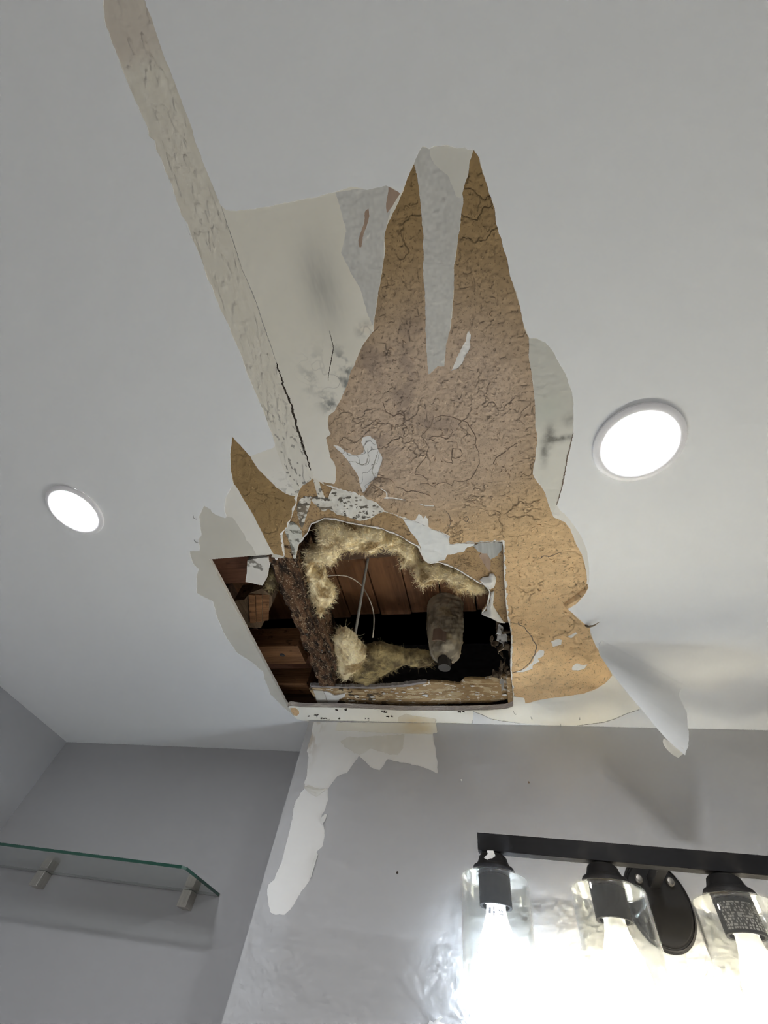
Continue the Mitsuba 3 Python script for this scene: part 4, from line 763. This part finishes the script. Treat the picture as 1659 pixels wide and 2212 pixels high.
# ------------------------------------------------------------------ the big paint flap
A = np.array([0.30503, 1.10246, H]); U = np.array([.750179, .661235, 0]); N_ = np.array([.661235, -.750179, 0])
FL, FR = np.array(OUT['flap_left']) / 1e4, np.array(OUT['flap_right']) / 1e4
RB = .030
FL = np.vstack([[-.010, RB], FL[1:]]); FR = np.vstack([[.303, RB], FR[2:]])
gl, gr = resample(FL, 60), resample(FR, 60)
jag = lambda g, sd: g + np.c_[(meshkit.noise(np.c_[g * 90, g[:, :1] * 0], sd) - .5) * .005, np.zeros(len(g))] * np.linspace(0, 1, len(g))[:, None]
gl, gr = jag(gl, 3), jag(gr, 4)
ss = np.linspace(0, 1, 32)
grid = gl[:, None] * (1 - ss[None, :, None]) + gr[:, None] * ss[None, :, None]
u_, v_ = grid[..., 0], grid[..., 1]
hang = np.clip((v_ - RB) / .08, 0, 1)
off = hang * (-.007 * np.sin(v_ * 15) + .010 * np.sin(u_ * 11 + 1.0))
ang = np.radians(np.linspace(0, 84, 9))[:, None]
ua = np.repeat(u_[:1], 9, 0) + (1 - ang / ang.max()) * np.linspace(-.010, .012, 32)[None]
u_ = np.vstack([ua, u_]); v_ = np.vstack([RB * (1 - np.cos(ang)) + 0 * ua - .0004 * (ang < .01), v_]); off = np.vstack([RB * (1 - np.sin(ang)) + 0 * ua, off])
flap = A + u_[..., None] * U - v_[..., None] * np.array([0, 0, 1.0]) + off[..., None] * N_
k = obj('paint_flap', sheet(flap, .0011), 'ceiling_paint', smooth=50); tag(k, 'large peeled tongue of grey-white paint hanging from the ceiling at the right', 'paint flap')
fo = np.array(OUT['flap_fold']) / 1e4; fi = np.array(OUT['flap_fold_in']) / 1e4
fo, fi = resample(fo, 24), resample(fi, 24); w_ = np.linspace(0, 1, 6)
gq = fi[:, None] * (1 - w_[None, :, None]) + fo[:, None] * w_[None, :, None]
oo = .0012 - .020 * w_[None, :] ** 1.3 * np.sin(np.linspace(0, np.pi * .85, 24))[:, None] ** .5
gq = A + gq[..., :1] * U - gq[..., 1:] * np.array([0, 0, 1.0]) + oo[..., None] * N_
tag(obj('curled_edge', sheet(gq, .0008), 'white_paper', k, smooth=50), 'pale underside of the paint showing at the curled edge')

# ------------------------------------------------------------------ downlights
def downlight(x, y, ro, ri, label):
    t = thing('downlight', label, 'ceiling light')
    obj('trim_ring', lathe([(ro - .002, 0), (ro, -.002), (ro - .001, -.006), (ro - .006, -.0085), (ri + .006, -.0095), (ri, -.007), (ri, -.001), (ri, 0)], (x, y, H), 72), 'trim_white', t, smooth=40)
    d = trimesh.creation.revolve(np.array([(0, -.0062), (ri, -.0055), (ri, -.0025), (0, -.0025)]), sections=64); d.apply_translation((x, y, H))
    obj('lens', d, 'trim_white', t, emitter={'type': 'area', 'radiance': {'type': 'rgb', 'value': DOWNLIGHT}})
downlight(.331, .444, .088, .0685, 'round lit downlight right of the torn brown paper')
downlight(-1.119, .444, .083, .0665, 'round lit downlight at the left of the ceiling')

# ------------------------------------------------------------------ vanity light
YB, DZ = 1.349, -.0215          # the bar hangs 18 cm off the wall
t = thing('vanity_light', 'black four-lamp vanity light bar with clear glass shades on the wall', 'wall light')
obj('bar', bx(-.086, .7525, YB - .014, YB + .014, 2.024 + DZ, 2.062 + DZ, .0015), 'black_metal', t, smooth=30)
plate = lathe([(0, 0), (1, 0), (1, .006), (.97, .011), (.94, .0125), (.93, .010), (.90, .010), (.89, .013), (.86, .0155), (0, .0155)], n=72)
plate.apply_scale([.077, .092, 1]); plate.apply_transform(trimesh.transformations.rotation_matrix(math.pi / 2, [1, 0, 0])); plate.apply_translation([.350, YW, 1.983])
obj('wall_plate', plate, 'black_metal', t, smooth=30)
for x in (.316, .389):
    m = lathe([(0, 0), (.0065, 0), (.0065, .004), (.009, .006), (.0095, .014), (.007, .018), (0, .019)], n=24)
    m.apply_transform(trimesh.transformations.rotation_matrix(math.pi / 2, [1, 0, 0])); m.apply_translation([x, YW - .014, 2.022])
    obj('thumb_nut', m, 'dark_nickel', t, smooth=35)
obj('stem', bx(.338, .362, YB + .010, YW - .010, 2.030 + DZ, 2.054 + DZ, .002), 'black_metal', t)
LX = (-.050, .2073, .4617, .7170)
glass_r = .0825
for i, x in enumerate(LX):
    c = (x, YB, DZ)
    cup = obj('socket_cup', lathe([(0, 2.026), (.011, 2.026), (.011, 2.019), (.029, 2.018), (.034, 2.014), (.037, 2.005), (.041, 1.997), (.049, 1.993), (.052, 1.988), (.052, 1.981), (.047, 1.978), (0, 1.978)], c, 56), 'black_metal', t, smooth=35)
    if i == 0:
        q = Polygon([(x - .020, 2.002 + DZ), (x - .010, 2.010 + DZ), (x - .012, 2.017 + DZ), (x + .004, 2.018 + DZ), (x + .008, 2.008 + DZ), (x - .002, 2.000 + DZ), (x - .012, 1.998 + DZ)])
        k = obj('plaster_smear', wslab(q, YB - .0385, YB - .028), 'white_paper', t + '__' + cup.split('__')[-1]); tag(k, 'white smear on the black cup')
    # the slotted socket sleeve
    s = trimesh.creation.annulus(.0315, .0375, .055, sections=56); s.apply_translation([x, YB, 1.9475 + DZ])
    obj('socket_sleeve', s, 'black_plastic', t + '__' + cup.split('__')[-1], smooth=35)
    obj('socket_floor', lathe([(0, 1.940), (.031, 1.940), (.031, 1.948), (0, 1.948)], c, 40), 'black_plastic', t + '__' + cup.split('__')[-1], smooth=35)
    if i == 2:
        th = np.linspace(-2.7, -.5, 24)
        g = np.array([[(x + .0380 * math.cos(a), YB + .0380 * math.sin(a), z + DZ) for a in th] for z in (1.925, 1.968)])
        k = obj('warning_label', sheet(g, .0004), 'socket_label', t + '__' + cup.split('__')[-1]); tag(k, 'pale worn printed label')
    sh = lathe([(.0385, 1.9755), (.060, 1.9755), (.0745, 1.9755), (.0800, 1.9735), (glass_r, 1.968), (glass_r, 1.90), (glass_r, 1.83), (glass_r, 1.766), (glass_r - .0006, 1.7645), (glass_r - .0024, 1.7645), (glass_r - .003, 1.766),
                (glass_r - .003, 1.83), (glass_r - .003, 1.90), (glass_r - .003, 1.966), (.0790, 1.9705), (.0735, 1.9725), (.060, 1.9725), (.0385, 1.9725)], c, 96)
    k = obj('glass_shade', sh, 'shade_glass', t, smooth=50); tag(k, 'clear glass cylinder')
bulb_lab = ('cool white lit bulb in the leftmost glass shade', 'warm lit bulb in the second glass shade from the left', 'warm lit bulb in the third glass shade, below the labelled socket', 'warm lit bulb in the last glass shade at the right end')
for i, x in enumerate(LX):
    c = (x, YB, DZ)
    t = thing('light_bulb', bulb_lab[i], 'light bulb')
    obj('collar', lathe([(0, 1.939), (.026, 1.939), (.0285, 1.936), (.0285, 1.930), (.026, 1.926), (0, 1.926)], c, 40), 'bulb_plastic', t, smooth=35)
    obj('neck', lathe([(0, 1.927), (.0215, 1.927), (.0225, 1.918), (.0245, 1.905), (.0285, 1.892), (.034, 1.879), (.034, 1.877), (0, 1.877)], c, 48), 'bulb_plastic', t, smooth=35)
    prof = [(0.0, 1.8765), (.0345, 1.8765), (.0400, 1.862), (.0445, 1.846), (.0465, 1.826), (.0450, 1.806), (.0385, 1.787), (.027, 1.774), (.012, 1.7675), (0, 1.767)]
    g = lathe(prof, c, 40); g.fix_normals()
    obj('globe', g, 'bulb_plastic', t, smooth=True, emitter={'type': 'area', 'radiance': {'type': 'rgb', 'value': BULB_COOL if i == 0 else BULB_WARM}})
    if i == 0:
        def mark(a, z, w, h):
            r = np.interp(z, [1.877, 1.892, 1.905, 1.918, 1.927], [.034, .0285, .0245, .0225, .0215]) + .0003
            g = np.array([[(x + np.interp(zz_, [1.877, 1.892, 1.905, 1.918], [.0342, .0288, .0248, .0228]) * math.cos(b_), YB + np.interp(zz_, [1.877, 1.892, 1.905, 1.918], [.0342, .0288, .0248, .0228]) * math.sin(b_), zz_ + DZ) for b_ in np.linspace(a - w / 2, a + w / 2, 4)] for zz_ in (z - h / 2, z + h / 2)])
            return sheet(g, .0003)
        ms = [mark(-2.25 + .05 * j, 1.909 - .0, .03, .010) for j in range(4)] + [mark(-1.75, 1.912, .05, .006), mark(-1.75, 1.906, .16, .003), mark(-1.75, 1.902, .05, .005)] + [mark(-1.25 + .09 * j, 1.910 - .002 * (j % 2), .06, .0022) for j in range(5)] + [mark(-1.15 + .08 * j, 1.904, .05, .002) for j in range(4)]
        k = obj('print', cat_m(*ms), 'print_grey', t); tag(k, 'small grey printed marks on the neck')

# ------------------------------------------------------------------ glass shelf
t = thing('glass_shelf', 'glass shelf with green edges on two metal brackets in the recess', 'shelf')
ZS = 1.936; x0, x1, y0 = -2.08, -1.022, 1.478
outline = np.array([(x0, YA - .002), (x0, y0), (x1 - .012, y0 + .028), (x1, y0 + .040), (x1 - .008, YA - .002)])
PG = Polygon(outline)
def flatface(z):
    m = slab(PG, z - .00005, z + .00005); keep = np.abs(m.face_normals[:, 2]) > .5; m2 = trimesh.Trimesh(m.vertices, m.faces[m.face_normals[:, 2] < -.5], process=False); return m2
obj('glass_pane', flatface(ZS), 'shelf_glass', t); obj('glass_pane', flatface(ZS + .008), 'shade_glass', t)
ring = PG.difference(PG.buffer(-.0012)).difference(sbox(-3, YA - .006, 3, YA + 1))
k = obj('polished_edge', slab(ring, ZS, ZS + .008), 'glass_green', t); tag(k, 'dark green glass edge')
k = obj('shadow_line', bx(x0, x1 - .008, YA - .0045, YA - .002, ZS, ZS + .008), 'shadow_grey', t); tag(k, 'grey shadow line painted in where the glass meets the wall')  # strip coloured as the shadow line behind the glass
for x in (-1.805, -1.138):
    bk = obj('bracket', bx(x - .019, x + .019, YA - .044, YA, 1.890, ZS - .0006, .002), 'brushed_nickel', t, smooth=30)
    obj('clamp', bx(x - .019, x + .019, YA - .044, YA, ZS + .0086, 1.972, .002), 'brushed_nickel', bk, smooth=30)

# ------------------------------------------------------------------ staples left in the ceiling and wall
def staple(x, y, ang, label, bend=1.0, wall_=False, L=.011):
    d = np.array([math.cos(ang), math.sin(ang)])
    pts = [(0, .003), (.0, -.002), (.25, -.0045), (.75, -.0035 * bend), (1.0, -.0015), (1.0, .003)]
    P3 = [(x + d[0] * L * a, y + d[1] * L * a, H + z) for a, z in pts]
    k = obj('staple', tube(np.array(P3), .0006, 5), 'steel_wire'); tag(k, label, 'staple', 'bent staples around the ceiling hole')
near = {0: 'bent staple left of the scalloped beige patch, upper one', 1: 'bent staple left of the scalloped beige patch, lower one', 2: 'bent staple at the end of the ceiling tape above the wall', 3: 'bent staple in the white strip above the wall, right of the tape',
        4: 'bent staple in the cream patch just right of the hole corner', 5: 'bent staple in the cream patch below the tan paper', 6: 'bent staple standing at the wall joint below the tan paper', 9: 'bright staple in the tan paper right of the hole', 10: 'long bent staple hanging from the lower right hole corner',
        11: 'dark staple in the strip under the near left hole corner', 12: 'dark staple in the strip above the wall corner', 13: 'bent staple in the middle of the strip above the wall'}
SP = [(-.762, .505, 1.2), (-.800, .585, 1.0), (-.231, 1.506, 1.9), (-.098, 1.510, 1.7), (.109, 1.477, 1.2), (.269, 1.476, 1.7), (.208, 1.518, 1.57), None, None, (.079, .979, .4), (.051, 1.444, 1.1), (-.709, 1.490, 1.5), (-.671, 1.512, .6), (-.498, 1.508, 1.4)]
for i, s in enumerate(SP):
    if s: staple(s[0], s[1], s[2], near[i], L=.018 if i == 10 else .011)
